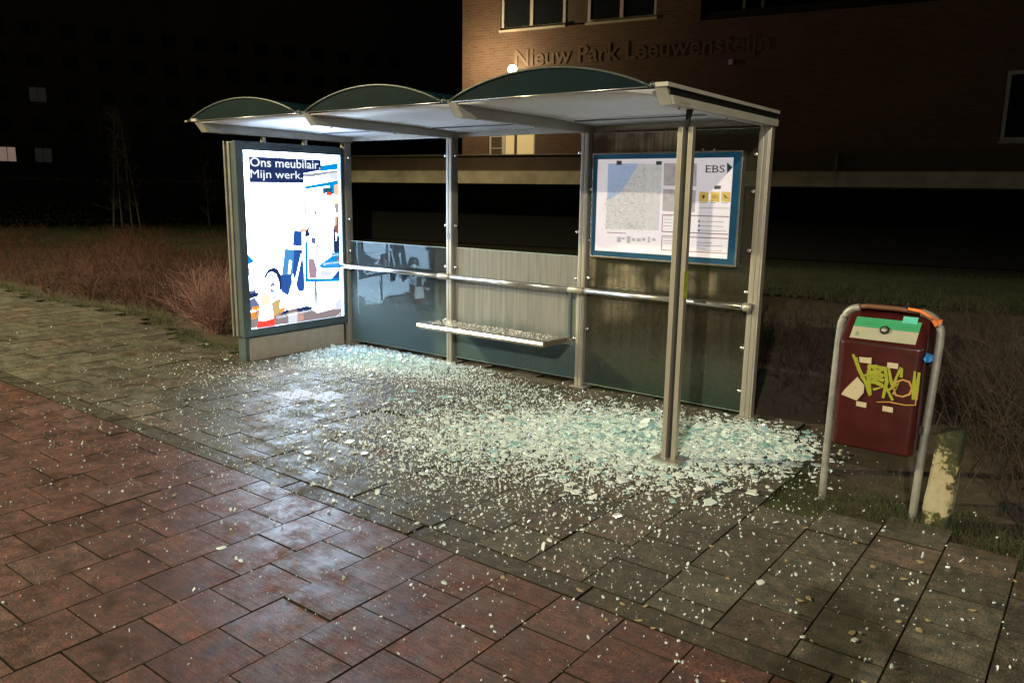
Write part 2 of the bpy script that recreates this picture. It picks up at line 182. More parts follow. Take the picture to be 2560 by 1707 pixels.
g_bc = glass_mat('glass_streaky_film', .33, .56, (.62, .61, .58), low=(TEALF, .24, .46, .42))
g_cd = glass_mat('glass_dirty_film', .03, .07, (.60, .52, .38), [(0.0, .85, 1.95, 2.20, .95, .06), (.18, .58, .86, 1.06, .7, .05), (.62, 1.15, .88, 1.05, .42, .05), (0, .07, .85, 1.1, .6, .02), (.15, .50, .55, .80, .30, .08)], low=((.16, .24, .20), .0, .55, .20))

# shards: cracked toughened glass
shard_m, N, L = newmat('toughened_glass_shards'); b = bsdf(shard_m)
at = N.new('ShaderNodeAttribute'); at.attribute_name = 'tint'
L.new(at.outputs['Color'], b.inputs[0]); b.inputs['Roughness'].default_value = .12; b.inputs['Specular IOR Level'].default_value = .9
b.inputs['Transmission Weight'].default_value = .12; b.inputs['IOR'].default_value = 1.5
try: b.inputs['Coat Weight'].default_value = .4
except Exception: pass

# pavers: per-stone tint comes from a mesh attribute
def bollard_mat():
    m, N, L = newmat('mossy_concrete_post'); b = bsdf(m); b.inputs['Roughness'].default_value = .9
    tc = N.new('ShaderNodeTexCoord'); sx = N.new('ShaderNodeSeparateXYZ'); L.new(tc.outputs['Object'], sx.inputs[0])
    nz = N.new('ShaderNodeTexNoise'); nz.inputs['Scale'].default_value = 22; nz.inputs['Detail'].default_value = 8; nz.inputs['Roughness'].default_value = .7; L.new(tc.outputs['Object'], nz.inputs[0])
    g1 = N.new('ShaderNodeMapRange'); g1.inputs[1].default_value = .28; g1.inputs[2].default_value = .50; g1.inputs[3].default_value = 0; g1.inputs[4].default_value = .26; L.new(sx.outputs[2], g1.inputs[0])
    g2 = N.new('ShaderNodeMapRange'); g2.inputs[1].default_value = .02; g2.inputs[2].default_value = .085; g2.inputs[3].default_value = 0; g2.inputs[4].default_value = .16; L.new(sx.outputs[0], g2.inputs[0])
    g3 = N.new('ShaderNodeMapRange'); g3.inputs[1].default_value = .10; g3.inputs[2].default_value = .02; g3.inputs[3].default_value = 0; g3.inputs[4].default_value = .22; L.new(sx.outputs[2], g3.inputs[0])
    last = nz.outputs[0]
    for g in (g1, g2, g3):
        a = N.new('ShaderNodeMath'); L.new(last, a.inputs[0]); L.new(g.outputs[0], a.inputs[1]); last = a.outputs[0]
    rp = N.new('ShaderNodeValToRGB'); e = rp.color_ramp.elements; e[0].position = .35; e[0].color = (.38, .35, .27, 1); e[1].position = .78; e[1].color = (.022, .025, .010, 1)
    q = e.new(.60); q.color = (.34, .29, .17, 1); q = e.new(.66); q.color = (.06, .062, .022, 1)
    L.new(last, rp.inputs[0]); L.new(rp.outputs[0], b.inputs[0])
    bp = N.new('ShaderNodeBump'); bp.inputs[0].default_value = .6; bp.inputs[1].default_value = .01; L.new(nz.outputs[0], bp.inputs['Height']); L.new(bp.outputs[0], b.inputs['Normal'])
    return m
bolm2 = bollard_mat()
def paver_mat(name, lo, rough0, rough1, streak, coat):
    m, N, L = newmat(name); b = bsdf(m)
    at = N.new('ShaderNodeAttribute'); at.attribute_name = 'tint'
    tc = N.new('ShaderNodeTexCoord')
    nz = N.new('ShaderNodeTexNoise'); nz.inputs['Scale'].default_value = 5; nz.inputs['Detail'].default_value = 8; nz.inputs['Roughness'].default_value = .7; L.new(tc.outputs['Object'], nz.inputs[0])
    mp = N.new('ShaderNodeMapping'); mp.inputs[3].default_value = (9, 80, 1); mp.inputs['Rotation'].default_value = (0, 0, R(3)); L.new(tc.outputs['Object'], mp.inputs[0])
    sn = N.new('ShaderNodeTexNoise'); sn.inputs['Scale'].default_value = 1; sn.inputs['Detail'].default_value = 7; sn.inputs['Roughness'].default_value = .65; L.new(mp.outputs[0], sn.inputs[0])
    fn = N.new('ShaderNodeTexNoise'); fn.inputs['Scale'].default_value = 130; fn.inputs['Detail'].default_value = 3; L.new(tc.outputs['Object'], fn.inputs[0])
    r1 = N.new('ShaderNodeMapRange'); r1.inputs[1].default_value = .3; r1.inputs[2].default_value = .7; r1.inputs[3].default_value = lo; r1.inputs[4].default_value = 1.25; L.new(nz.outputs[0], r1.inputs[0])
    r2 = N.new('ShaderNodeMapRange'); r2.inputs[1].default_value = .35; r2.inputs[2].default_value = .7; r2.inputs[3].default_value = .5; r2.inputs[4].default_value = 1.6; L.new(fn.outputs[0], r2.inputs[0])
    mm = N.new('ShaderNodeMath'); mm.operation = 'MULTIPLY'; L.new(r1.outputs[0], mm.inputs[0]); L.new(r2.outputs[0], mm.inputs[1])
    mc = N.new('ShaderNodeMix'); mc.data_type = 'RGBA'; mc.blend_type = 'MULTIPLY'; mc.inputs[0].default_value = 1
    n4 = N.new('ShaderNodeTexNoise'); n4.inputs['Scale'].default_value = 16; n4.inputs['Detail'].default_value = 6; n4.inputs['Roughness'].default_value = .7; L.new(tc.outputs['Object'], n4.inputs[0])
    rp = N.new('ShaderNodeValToRGB'); rp.color_ramp.elements[0].position = .38; rp.color_ramp.elements[1].position = .62
    rp.color_ramp.elements[0].color = (.55, .62, .70, 1); rp.color_ramp.elements[1].color = (1.22, 1.05, 1.02, 1); L.new(n4.outputs[0], rp.inputs[0])
    m0 = N.new('ShaderNodeMix'); m0.data_type = 'RGBA'; m0.blend_type = 'MULTIPLY'; m0.inputs[0].default_value = 1; L.new(at.outputs['Color'], m0.inputs[6]); L.new(rp.outputs[0], m0.inputs[7])
    L.new(m0.outputs[2], mc.inputs[6]); L.new(mm.outputs[0], mc.inputs[7]); L.new(mc.outputs[2], b.inputs[0])
    # worn, polished streaks along the walking direction
    ad = N.new('ShaderNodeMath'); ad.operation = 'MULTIPLY_ADD'; ad.inputs[1].default_value = streak; L.new(sn.outputs[0], ad.inputs[0]); 
    ml = N.new('ShaderNodeMath'); ml.operation = 'MULTIPLY'; ml.inputs[1].default_value = 1-streak; L.new(nz.outputs[0], ml.inputs[0]); L.new(ml.outputs[0], ad.inputs[2])
    r3 = N.new('ShaderNodeMapRange'); r3.inputs[1].default_value = .40; r3.inputs[2].default_value = .60; r3.inputs[3].default_value = rough0; r3.inputs[4].default_value = rough1
    L.new(ad.outputs[0], r3.inputs[0]); L.new(r3.outputs[0], b.inputs['Roughness'])
    sm = N.new('ShaderNodeMapRange'); sm.inputs[1].default_value = .40; sm.inputs[2].default_value = .60; sm.inputs[3].default_value = 1.0; sm.inputs[4].default_value = .3
    L.new(ad.outputs[0], sm.inputs[0]); L.new(sm.outputs[0], b.inputs['Specular IOR Level'])
    cm = N.new('ShaderNodeMapRange'); cm.inputs[1].default_value = .42; cm.inputs[2].default_value = .58; cm.inputs[3].default_value = min(1, coat*2); cm.inputs[4].default_value = 0
    L.new(ad.outputs[0], cm.inputs[0]); L.new(cm.outputs[0], b.inputs['Coat Weight']); b.inputs['Coat Roughness'].default_value = .40
    bp = N.new('ShaderNodeBump'); bp.inputs[0].default_value = .7; bp.inputs[1].default_value = .0025; L.new(fn.outputs[0], bp.inputs['Height']); L.new(bp.outputs[0], b.inputs['Normal'])
    return m
pav_red = paver_mat('red_concrete_pavers', .55, .34, .66, .32, .30)
pav_grey = paver_mat('grey_concrete_pavers', .5, .38, .80, .25, .07)

# ---------------------------------------------------------------- mesh helpers
def smooth_path(p, n=6):
    p = [Vector(q) for q in p]; o = []
    for i in range(len(p)-1):
        a, b_, c_, d = p[max(i-1, 0)], p[i], p[i+1], p[min(i+2, len(p)-1)]
        for k_ in range(n):
            t = k_/n; o.append(.5*((2*b_)+(c_-a)*t+(2*a-5*b_+4*c_-d)*t*t+(3*b_-a-3*c_+d)*t**3))
    return o+[p[-1]]
def mesh_obj(name, bm, mat=None, parent=None, smooth=False):
    me = bpy.data.meshes.new(name); bm.to_mesh(me); bm.free()
    if smooth:
        for p in me.polygons: p.use_smooth = True
    o = bpy.data.objects.new(name, me); COL.objects.link(o)
    if mat: me.materials.append(mat)
    if parent: o.parent = parent
    return o
def box(bm, x0, x1, y0, y1, z0, z1, bev=0, mi=0):
    r = bmesh.ops.create_cube(bm, size=1)
    for v in r['verts']:
        v.co = Vector(((x0+x1)/2+v.co.x*(x1-x0), (y0+y1)/2+v.co.y*(y1-y0), (z0+z1)/2+v.co.z*(z1-z0)))
    if bev:
        es = list({e for v in r['verts'] for e in v.link_edges})
        bmesh.ops.bevel(bm, geom=es, offset=bev, segments=2, affect='EDGES', profile=.6)
def tube(bm, pts, rad, n=10, cap=True):
    pts = [Vector(p) for p in pts]; rad = rad if isinstance(rad, (list, tuple)) else [rad]*len(pts)
    rings = []
    for i, p in enumerate(pts):
        t = (pts[min(i+1, len(pts)-1)] - pts[max(i-1, 0)]).normalized()
        a = t.cross(Vector((0, 0, 1)) if abs(t.z) < .9 else Vector((0, 1, 0))).normalized(); c = t.cross(a)
        rings.append([bm.verts.new(p + (a*math.cos(2*math.pi*k/n) + c*math.sin(2*math.pi*k/n))*rad[i]) for k in range(n)])
    for i in range(len(rings)-1):
        for k in range(n): bm.faces.new((rings[i][k], rings[i][(k+1) % n], rings[i+1][(k+1) % n], rings[i+1][k]))
    if cap: bm.faces.new(rings[0][::-1]); bm.faces.new(rings[-1])
def prism(bm, poly, ax, a0, a1):
    """extrude a 2-D outline along axis ax between a0 and a1"""
    def P(p, a): return (a, p[0], p[1]) if ax == 0 else ((p[0], a, p[1]) if ax == 1 else (p[0], p[1], a))
    v0 = [bm.verts.new(P(p, a0)) for p in poly]; v1 = [bm.verts.new(P(p, a1)) for p in poly]
    n = len(poly); bm.faces.new(v0); bm.faces.new(v1[::-1])
    for i in range(n): bm.faces.new((v0[i], v1[i], v1[(i+1) % n], v0[(i+1) % n]))
    bmesh.ops.recalc_face_normals(bm, faces=bm.faces)
def B(name, mat, parent, *boxes, bev=0, smooth=False):
    bm = bmesh.new()
    for b_ in boxes: box(bm, *b_, bev=bev)
    return mesh_obj(name, bm, mat, parent, smooth)
def T(name, mat, parent, pts, rad, n=12):
    bm = bmesh.new(); tube(bm, pts, rad, n); return mesh_obj(name, bm, mat, parent, True)
def arrays(name, V, F, mat, parent=None, tint=None, smooth=False):
    me = bpy.data.meshes.new(name); me.from_pydata(V.tolist() if hasattr(V, 'tolist') else V, [], F.tolist() if hasattr(F, 'tolist') else F)
    me.materials.append(mat)
    if tint is not None:
        a = me.color_attributes.new('tint', 'FLOAT_COLOR', 'POINT'); a.data.foreach_set('color', np.c_[tint, np.ones(len(tint))].astype('f').ravel())
    if smooth: me.polygons.foreach_set('use_smooth', [True]*len(me.polygons))
    o = bpy.data.objects.new(name, me); COL.objects.link(o)
    if parent: o.parent = parent
    return o
def tag(o, label=None, cat=None, group=None, kind=None):
    if label: o['label'] = label
    if cat: o['category'] = cat
    if group: o['group'] = group
    if kind: o['kind'] = kind
    return o
def thing(name, label, cat, loc=(0, 0, 0), rz=0, group=None):
    o = bpy.data.objects.new(name, None); COL.objects.link(o); o.location = loc; o.rotation_euler = (0, 0, rz); o.empty_display_size = .1
    return tag(o, label, cat, group)
def flat(name, mat, parent, poly, plane, k, t=.0006):
    """thin printed or pasted sheet; plane 'x': poly is (y,z) facing +X, plane 'y': poly is (x,z) facing -Y"""
    bm = bmesh.new(); prism(bm, poly, 0 if plane == 'x' else 1, k, k+(t if plane == 'x' else -t))
    return mesh_obj(name, bm, mat, parent)
def text(name, s, mat, parent, M, width=None, height=None, bold=0, depth=.0005, italic=0):
    cu = bpy.data.curves.new(name, 'FONT'); cu.body = s; cu.size = 1; cu.offset = bold; cu.extrude = .01; cu.shear = italic
    cu.resolution_u = 3
    o = bpy.data.objects.new(name, cu); COL.objects.link(o)
    dg = bpy.context.evaluated_depsgraph_get(); dg.update()
    me = bpy.data.meshes.new_from_object(o.evaluated_get(dg)); bpy.data.objects.remove(o)
    me.name = name
    co = np.empty(len(me.vertices)*3, 'f'); me.vertices.foreach_get('co', co); co = co.reshape(-1, 3)
    x0, x1 = co[:, 0].min(), co[:, 0].max()
    cap = .70
    sx = width/(x1-x0) if width else height/cap; sy = height/cap if height else sx
    co[:, 0] = (co[:, 0]-x0)*sx; co[:, 1] *= sy; co[:, 2] = (co[:, 2]+.01)/.02*depth
    me.vertices.foreach_set('co', co.ravel()); me.transform(M)
    me.materials.clear(); me.materials.append(mat)
    ob = bpy.data.objects.new(name, me); COL.objects.link(ob); ob.parent = parent
    return ob
def MX(k, y, z, rot=0): # text plane facing +X
    return Matrix.Translation((k, y, z)) @ Matrix(((0, 0, 1, 0), (1, 0, 0, 0), (0, 1, 0, 0), (0, 0, 0, 1))) @ Matrix.Rotation(rot, 4, 'Z')
def MY(x, k, z, rot=0): # text plane facing -Y
    return Matrix.Translation((x, k, z)) @ Matrix(((1, 0, 0, 0), (0, 0, -1, 0), (0, 1, 0, 0), (0, 0, 0, 1))) @ Matrix.Rotation(rot, 4, 'Z')

def absorb(parent, kids):
    """printed pattern belongs to the sheet it is printed on: join it into the sheet's own mesh"""
    bm = bmesh.new(); bm.from_mesh(parent.data)
    for k_ in kids:
        m_ = k_.data.materials[0]
        if m_.name not in [q.name for q in parent.data.materials]: parent.data.materials.append(m_)
        mi = [q.name for q in parent.data.materials].index(m_.name); n0 = len(bm.faces); bm.from_mesh(k_.data); bm.faces.ensure_lookup_table()
        for f in bm.faces[n0:]: f.material_index = mi
        bpy.data.objects.remove(k_)
    bm.to_mesh(parent.data); bm.free()
# ---------------------------------------------------------------- ground and paving
bm = bmesh.new(); bmesh.ops.create_grid(bm, x_segments=90, y_segments=90, size=90)
for v in bm.verts:
    v.co.x -= 10; v.co.z = -.03
ground = mesh_obj('ground', bm, soil); tag(ground, kind='structure')

joint_m = pbr('joint_dirt', (.030, .027, .018), 1, 0, .4, 30, spec=0)
def pavers(name, cells, mat, gap=.005):
    V = []; F = []; Tn = []
    for (x0, x1, y0, y1, col, dz) in cells:
        g = gap/2; c = .0014; n = len(V)
        tx, ty = random.gauss(0, .0035), random.gauss(0, .0035); cx, cy = (x0+x1)/2, (y0+y1)/2
        for (a, b_, cc, d, z) in ((x0+g, x1-g, y0+g, y1-g, -.06), (x0+g, x1-g, y0+g, y1-g, -c), (x0+g+c, x1-g-c, y0+g+c, y1-g-c, 0)):
            for (x, y) in ((a, cc), (b_, cc), (b_, d), (a, d)): V.append((x, y, z+dz+tx*(x-cx)+ty*(y-cy)))
        F.append((n+8, n+9, n+10, n+11))
        for l in (0, 4):
            for k in range(4): F.append((n+l+k, n+l+(k+1) % 4, n+l+4+(k+1) % 4, n+l+4+k))
        dk = tuple(q*.07 for q in col); Tn += [dk]*8+[col]*4
    o = arrays(name, V, F, mat, tint=np.array(Tn)); o.data.materials.append(joint_m)
    mi = np.ones(len(F), 'i'); mi[::9] = 0; o.data.polygons.foreach_set('material_index', mi); return o
def edge_y(x):   # back edge of the pavement: bed on the left, wall line of the shelter, verge on the right
    if x < -3: return -.70 + .10*math.sin(x*1.3) + .02*(x+3)*0
    if x < -.1: return -.70 - .5*min(1, (x+3)/1.7) + .05*math.sin(x*9)
    if x < 4.75: return .12
    if x < 5.25: return .12 - (x-4.75)*2.9
    return -1.50 - .03*math.sin(x*7)
red = []; grey = []
k = 0
for i in range(-70, 60):
    x0 = 0.115+.301*i
    if x0 > 11 or x0 < -18: continue
    off = .15 if i % 2 else 0
    y = -3.14
    first = True
    while y > -9.5:
        y1 = y - (.15 if (first and i % 2) else .30); first = False
        s = random.uniform(.85, 1.12)
        base = np.array((.128, .064, .056)) if random.random() < .8 else np.array((.135, .078, .072))
        red.append((x0, x0+.301, y1, y, tuple(base*s*random.uniform(.9, 1.1)), random.gauss(0, .0012))); y = y1
    y = -2.995; first = True
    while y < .3:
        y1 = y + (.15 if (first and i % 2) else .30); first = False
        yc = (y+y1)/2; xc = x0+.15
        s = random.uniform(.75, 1.2)
        if yc < edge_y(xc):
            base = np.array((.118, .114, .090)) if random.random() < .78 else np.array((.135, .110, .088))
            if abs(xc-2.4) < .16 and abs(yc+1.85) < .16: y = y1; continue
            grey.append((x0, x0+.301, y, y1, tuple(base*s), random.gauss(0, .0018)))
        y = y1
o = pavers('red_pavement', red, pav_red); tag(o, kind='structure')
o = pavers('grey_pavement', grey, pav_grey); tag(o, kind='structure')
kerb = [(x, x+.995, -3.135, -3.0, tuple(np.array((.075, .066, .048))*random.uniform(.8, 1.2)), 0) for x in np.arange(-18, 11, 1.0)]
o = pavers('edging_strip', kerb, pav_grey); tag(o, kind='structure')
# sand and moss between the stones
bm = bmesh.new(); box(bm, -18, 11, -9.5, -3.135, -.05, -.0125); box(bm, -18, 11, -3.135, -1.48, -.05, -.0122); box(bm, 0, 4.8, -1.48, .1, -.05, -.0126); box(bm, -18, 0, -1.48, -.9, -.05, -.0124)
o = mesh_obj('joint_sand', bm, moss); tag(o, kind='structure')
# drain cover
dr = thing('drain_cover', 'square metal drain cover with slots set in the pavers among the glass', 'drain cover', (2.415, -1.845, 0))
bm = bmesh.new(); box(bm, -.145, .145, -.145, .145, -.04, .001, bev=.003); mesh_obj('plate', bm, pbr('cast_plate', (.20, .19, .19), .45, .3), dr)
bm = bmesh.new()
for i in range(5):
    for j in range(3): box(bm, -.055+i*.022, -.040+i*.022, -.03+j*.024, -.014+j*.024, .0005, .0022)
mesh_obj('slots', bm, black, dr)

# pale inspection covers that mirror the light box
ins = thing('inspection_cover', 'pair of pale smooth cover plates set in the pavers before the light box', 'cover', (0, 0, 0))
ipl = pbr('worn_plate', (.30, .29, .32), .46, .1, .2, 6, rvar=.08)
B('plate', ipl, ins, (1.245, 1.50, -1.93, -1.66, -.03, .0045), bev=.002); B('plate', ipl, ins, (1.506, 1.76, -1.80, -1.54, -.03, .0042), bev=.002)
# ---------------------------------------------------------------- shelter
SX = [0, 1.51, 3.02, 4.53]
sh = thing('bus_shelter', 'three bay bus shelter with arched dark green roof, its upper back panes smashed out', 'bus shelter')
def post(x, kind):
    if kind == 'front':
        o = B('post', alu, sh, (x-.046, x-.015, -1.350, -1.290, 0.012, 2.06), (x+.015, x+.044, -1.338, -1.296, .012, 2.06), bev=.003)
        B('recess', dark, o, (x-.0145, x+.0145, -1.306, -1.292, .012, 2.058))  # dark filler colour stands in for the shade inside the post
        B('base_plate', galv, o, (x-.095, x+.10, -1.40, -1.235, .002, .030), bev=.002)
        T('roof_hanger', dark, o, [(x, -1.32, 2.05), (x, -1.32, 2.10), (x+.01, -1.32, 2.16)], [.012, .016, .022], 8)
        # sprayed yellow smear
        B('yellow_smear', pbr('yellow_spray', (.42, .48, .05), .6, 0, .5, 14), o, (x+.0442, x+.0449, -1.348, -1.294, 1.05, 1.22))
        return
    z1 = 2.155
    parts = [(x-.037, x+.037, -.04, .045, .012, z1), (x-.030, x-.004, -.0455, -.0402, .012, z1), (x+.004, x+.030, -.0455, -.0402, .012, z1)]
    if kind == 'end': parts += [(x+.0385, x+.048, -.046, .02, .012, z1), (x-.050, x-.0375, -.02, .02, .012, z1-.03)]
    o = B('post', alu, sh, *parts, bev=.003)
    B('base_plate', galv, o, (x-.065, x+.075, -.075, .075, .002, .0115), bev=.002)
post(SX[0], 'in'); post(SX[1], 'in'); post(SX[2], 'in'); post(SX[3], 'end'); post(SX[3], 'front')
# roof beams, running front to back, with slanted noses
for i, x in enumerate(SX):
    xs = (x-.035, x+.035) if i < 3 else (x-.03, x+.042)
    if i == 0: xs = (x-.05, x+.045)
    bm = bmesh.new(); prism(bm, [(-1.625, 2.158), (.055, 2.158), (.055, 2.245), (-1.70, 2.245)], 0, *xs)
    o = mesh_obj('roof_beam', bm, alu_b, sh)
    if i in (0, 3):
        s = -1 if i == 0 else 1; xo = xs[0] if i == 0 else xs[1]
        bm = bmesh.new(); a, b_ = sorted((xo+s*.0005, xo+s*.016))
        prism(bm, [(-1.712, 2.247), (.062, 2.247), (.062, 2.268), (-1.72, 2.268)], 0, min(xo-s*.06, xo+s*.018), max(xo-s*.06, xo+s*.018)); mesh_obj('top_rail', bm, alu_l, o)
        bm = bmesh.new(); prism(bm, [(-1.618, 2.160), (.05, 2.160), (.05, 2.206), (-1.655, 2.206)], 0, a, b_); mesh_obj('side_rail', bm, alu_l, o)
        if i == 3:
            B('side_groove', black, o, (xo+.0004, xo+.006, -1.66, .045, 2.2075, 2.2445))
            text('maker_plate', 'JCDecaux', sticker, o, MX(xo+.0175, -1.575, 2.172), width=.13, height=.020, bold=.01)
# per bay: vaulted panel, front fascia, ceiling
chords = [(-.06, 1.41), (1.50, 2.93), (3.00, 4.47)]
def arc(x0, x1, z0, h, n=18):
    return [(x0+(x1-x0)*t/n, z0+h*(1-(2*t/n-1)**2)**.92) for t in range(n+1)]
for i, (x0, x1) in enumerate(chords):
    A_ = arc(x0, x1, 2.252, .150)
    if i == 0: A_ = arc(x0-.07, x1, 2.250, .155)
    bm = bmesh.new(); prism(bm, A_, 1, -1.698, -1.688); mesh_obj('fascia', bm, teal, sh)
    bm = bmesh.new(); n = len(A_)
    outer = [bm.verts.new((x, -1.687, z)) for x, z in A_]; back = [bm.verts.new((x, .10, z)) for x, z in A_]
    for k_ in range(n-1): bm.faces.new((outer[k_], outer[k_+1], back[k_+1], back[k_]))
    v = mesh_obj('roof_vault', bm, teal, sh, True); md = v.modifiers.new('t', 'SOLIDIFY'); md.thickness = .005
    T('fascia_trim', gutter, v, [(x, -1.702, z+.003) for x, z in A_], .0075, 8)
    T('fascia_lower_trim', steel, v, [(A_[0][0]+.02, -1.703, 2.250), (A_[-1][0]-.01, -1.703, 2.250)], .004, 6)
    bx0, bx1 = SX[i]+.046, SX[i+1]-.036
    # opal ceiling sheet sagging slightly upwards in the middle
    bm = bmesh.new(); prof = [(-1.690, 2.238), (-1.2, 2.236), (-.60, 2.234), (-.42, 2.228), (-.40, 2.222), (-.36, 2.226), (.09, 2.212)]
    nx = 8; rows = []
    for y, z in prof: rows.append([bm.verts.new((bx0+(bx1-bx0)*t/nx, y, z+.010*math.sin(math.pi*t/nx))) for t in range(nx+1)])
    for a in range(len(rows)-1):
        for t in range(nx): bm.faces.new((rows[a][t], rows[a+1][t], rows[a+1][t+1], rows[a][t+1]))
    c = mesh_obj('ceiling_sheet', bm, ceil_m, sh, True); md = c.modifiers.new('t', 'SOLIDIFY'); md.thickness = .004; md.offset = 1
    B('ceiling_seam', alu_d, c, (bx0+.08, bx1-.25, -.41, -.392, 2.214, 2.2215))
    # curved cheek piece where the sheet meets the next beam
    if i < 3:
        T('end_cap', gutter, v, [(A_[-1][0], -1.70, 2.255), (A_[-1][0]+.02, -1.70, 2.262), (A_[-1][0]+.05, -1.69, 2.252)], [.012, .016, .01], 8)
B('rear_gutter', alu_b, sh, (-.04, SX[3]+.03, .056, .115, 2.175, 2.24), bev=.004)
for i in range(1, 3): B('valley_gutter', gutter, sh, (SX[i]-.055, SX[i]+.01, -1.70, .10, 2.2465, 2.262))
T('roof_tip', alu, sh, [(-.19, -1.70, 2.252), (-.15, -1.70, 2.252)], .008, 8)
# handrail
RZ, RY = .862, -.115
for i in range(3):
    a, b_ = SX[i]+(.0 if i == 0 else .085), SX[i+1]-(.085 if i < 2 else .03)
    h = T('handrail', steel, sh, [(a, RY, RZ), (b_, RY, RZ)], .0235, 16)
    if i:
        x = SX[i]; T('rail_joint', alu, h, [(x-.075, RY, RZ), (x-.06, RY, RZ), (x+.06, RY, RZ), (x+.075, RY, RZ)], [.024, .030, .030, .024], 14)
        B('rail_bracket', alu, h, (x-.02, x+.02, RY+.012, -.047, RZ-.022, RZ+.02), bev=.004)
T('rail_end', alu, sh, [(SX[3]-.04, RY, RZ), (SX[3]+.02, RY, RZ)], .032, 14); B('rail_bracket', alu, sh, (SX[3]-.02, SX[3]+.02, RY+.012, -.047, RZ-.022, RZ+.02), bev=.004)
# glass clips
def clip(x, z, s):
    bm = bmesh.new(); r = bmesh.ops.create_uvsphere(bm, u_segments=10, v_segments=6, radius=1)
    for v in r['verts']: v.co = Vector((x+s*.016+v.co.x*.022, -.018+v.co.y*.012, z+v.co.z*.016))
    mesh_obj('glass_clip', bm, steel, sh, True)
for z in (2.0, 1.345, .945, .42): 
    clip(SX[1]+.045, z, 1); clip(SX[1]-.045, z, -1); clip(SX[2]-.045, z, -1)
for z in (2.0, 1.36, 1.02): clip(SX[0]+.04, z, 1)
for z in (1.70, 1.28, .96, .52): clip(SX[2]+.045, z, 1)
for z in (1.965, 1.70, 1.27, .96, .535, .20): clip(SX[3]-.047, z, -1)
# panes
def pane(x0, x1, z0, z1, m):
    bm = bmesh.new(); box(bm, 0, x1-x0, 0, .008, 0, z1-z0)
    o = mesh_obj('glass_pane', bm, m, sh); o.location = (x0, .0, z0)
    e = B('pane_edge', pbr('glass_edge', (.45, .62, .56), .3) if 'glass_edge' not in MATS else MATS['glass_edge'], o, (0, x1-x0, .001, .007, z1-z0+.0003, z1-z0+.0035), (0, x1-x0, .001, .007, -.003, -.0003))
    absorb(o, [e]); return o
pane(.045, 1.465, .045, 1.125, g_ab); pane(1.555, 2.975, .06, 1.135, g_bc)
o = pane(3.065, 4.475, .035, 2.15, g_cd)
# the dirt patches of the tall pane are set in metres from its own corner
g = g_cd

# ---------------------------------------------------------------- bench
be = thing('bench', 'narrow metal bench with rounded front edge strewn with glass crumbs', 'bench', (0, 0, 0))
bm = bmesh.new()
prof = [(-.135, .447), (-.135, .425), (-.44, .405), (-.475, .402), (-.497, .413), (-.503, .432), (-.495, .450), (-.475, .460), (-.45, .460), (-.445, .455)]
prism(bm, prof, 0, 1.515, 2.955); mesh_obj('seat', bm, steel, be, False)
B('end_cap', pbr('bench_end', (.16, .14, .09), .5, .3), be, (2.9552, 2.959, -.48, -.137, .408, .444))
for x in (1.60, 2.90):
    B('support_arm', alu, be, (x-.02, x+.02, -.136, -.047, .395, .435), bev=.004)
B('back_upright', alu_d, be, (2.962, 2.985, -.135, -.105, .44, .835))

# ---------------------------------------------------------------- light box
EM = POSTER
lb = thing('advertising_light_box', 'tall backlit advertising case glowing white at the open end of the shelter', 'light box')
B('cabinet', alu_d, lb, (-.125, -.005, -1.345, -.075, .245, 2.095), bev=.006)
B('end_trim', pbr('dull_trim', (.20, .19, .17), .5, .3), lb, (-.148, -.1255, -1.362, -.06, .24, 2.10), (-.095, -.06, -1.356, -1.3455, .25, 2.09), bev=.004)
B('door_frame', alu_d, lb, (-.0048, .034, -1.352, -1.268, .243, 2.102), (-.0048, .034, -.098, -.062, .243, 2.102), (-.0048, .034, -1.268, -.098, .243, .318), (-.0048, .034, -1.268, -.098, 2.020, 2.102), bev=.004)
base = B('base', alu_d, lb, (-.115, .005, -1.325, -.09, .0, .232), bev=.003)
B('stone_panel', stone, base, (.0053, .018, -1.285, -.10, .004, .226))
for y in (-1.02, -.53): B('hanger', alu, lb, (-.02, .02, y-.018, y+.018, 2.103, 2.157), bev=.003)
text('maker_name', 'JCDecaux', black, lb, MX(.0345, -.852, 2.052), width=.27, height=.026, bold=.012)
pc = {'white': (.62, .79, 1.0), 'navy': (.004, .008, .03), 'blue': (.0, .075, .20), 'grey': (.10, .10, .11), 'lightgrey': (.19, .20, .23), 'teal': (.004, .03, .05), 'red': (.30, .018, .012), 'tan': (.24, .15, .085), 'sand': (.27, .23, .18), 'slate': (.04, .05, .09), 'denim': (.006, .025, .10), 'jean': (.02, .08, .17), 'brown': (.08, .03, .03), 'mauve': (.11, .07, .09), 'skyblue': (.12, .24, .34), 'floor': (.075, .06, .062), 'clay': (.16, .09, .08), 'orange': (.32, .09, .008), 'boot': (.16, .12, .05), 'beige': (.26, .22, .17), 'cone': (.60, .62, .64)}
PM = {k_: glow('poster_'+k_, v_ if k_ in ('white', 'cone', 'skyblue') else tuple(q*.27 for q in v_), EM) for k_, v_ in pc.items()}
po = B('poster', PM['white'], lb, (.002, .0105, -1.268, -.098, .318, 2.020)); po.data.materials[0] = PM['white']
opp = B('rear_poster', PM['white'], lb, (-.1345, -.1256, -1.27, -.15, .32, 2.02))
LET = glow('poster_letters', (.8, .86, .95), .95)
order = {}
for idx, (c_, poly) in enumerate(DATA['poly']):
    cy_ = sum(p[0] for p in poly)/len(poly); cz_ = sum(p[1] for p in poly)/len(poly)
    gr = .0065 if c_ not in ('white', 'cone', 'skyblue', 'beige') else 0
    poly = [(y+math.copysign(gr, y-cy_), z+math.copysign(gr, z-cz_)) for y, z in poly]
    order.setdefault(c_, []).append((poly, .0110+idx*.00012))
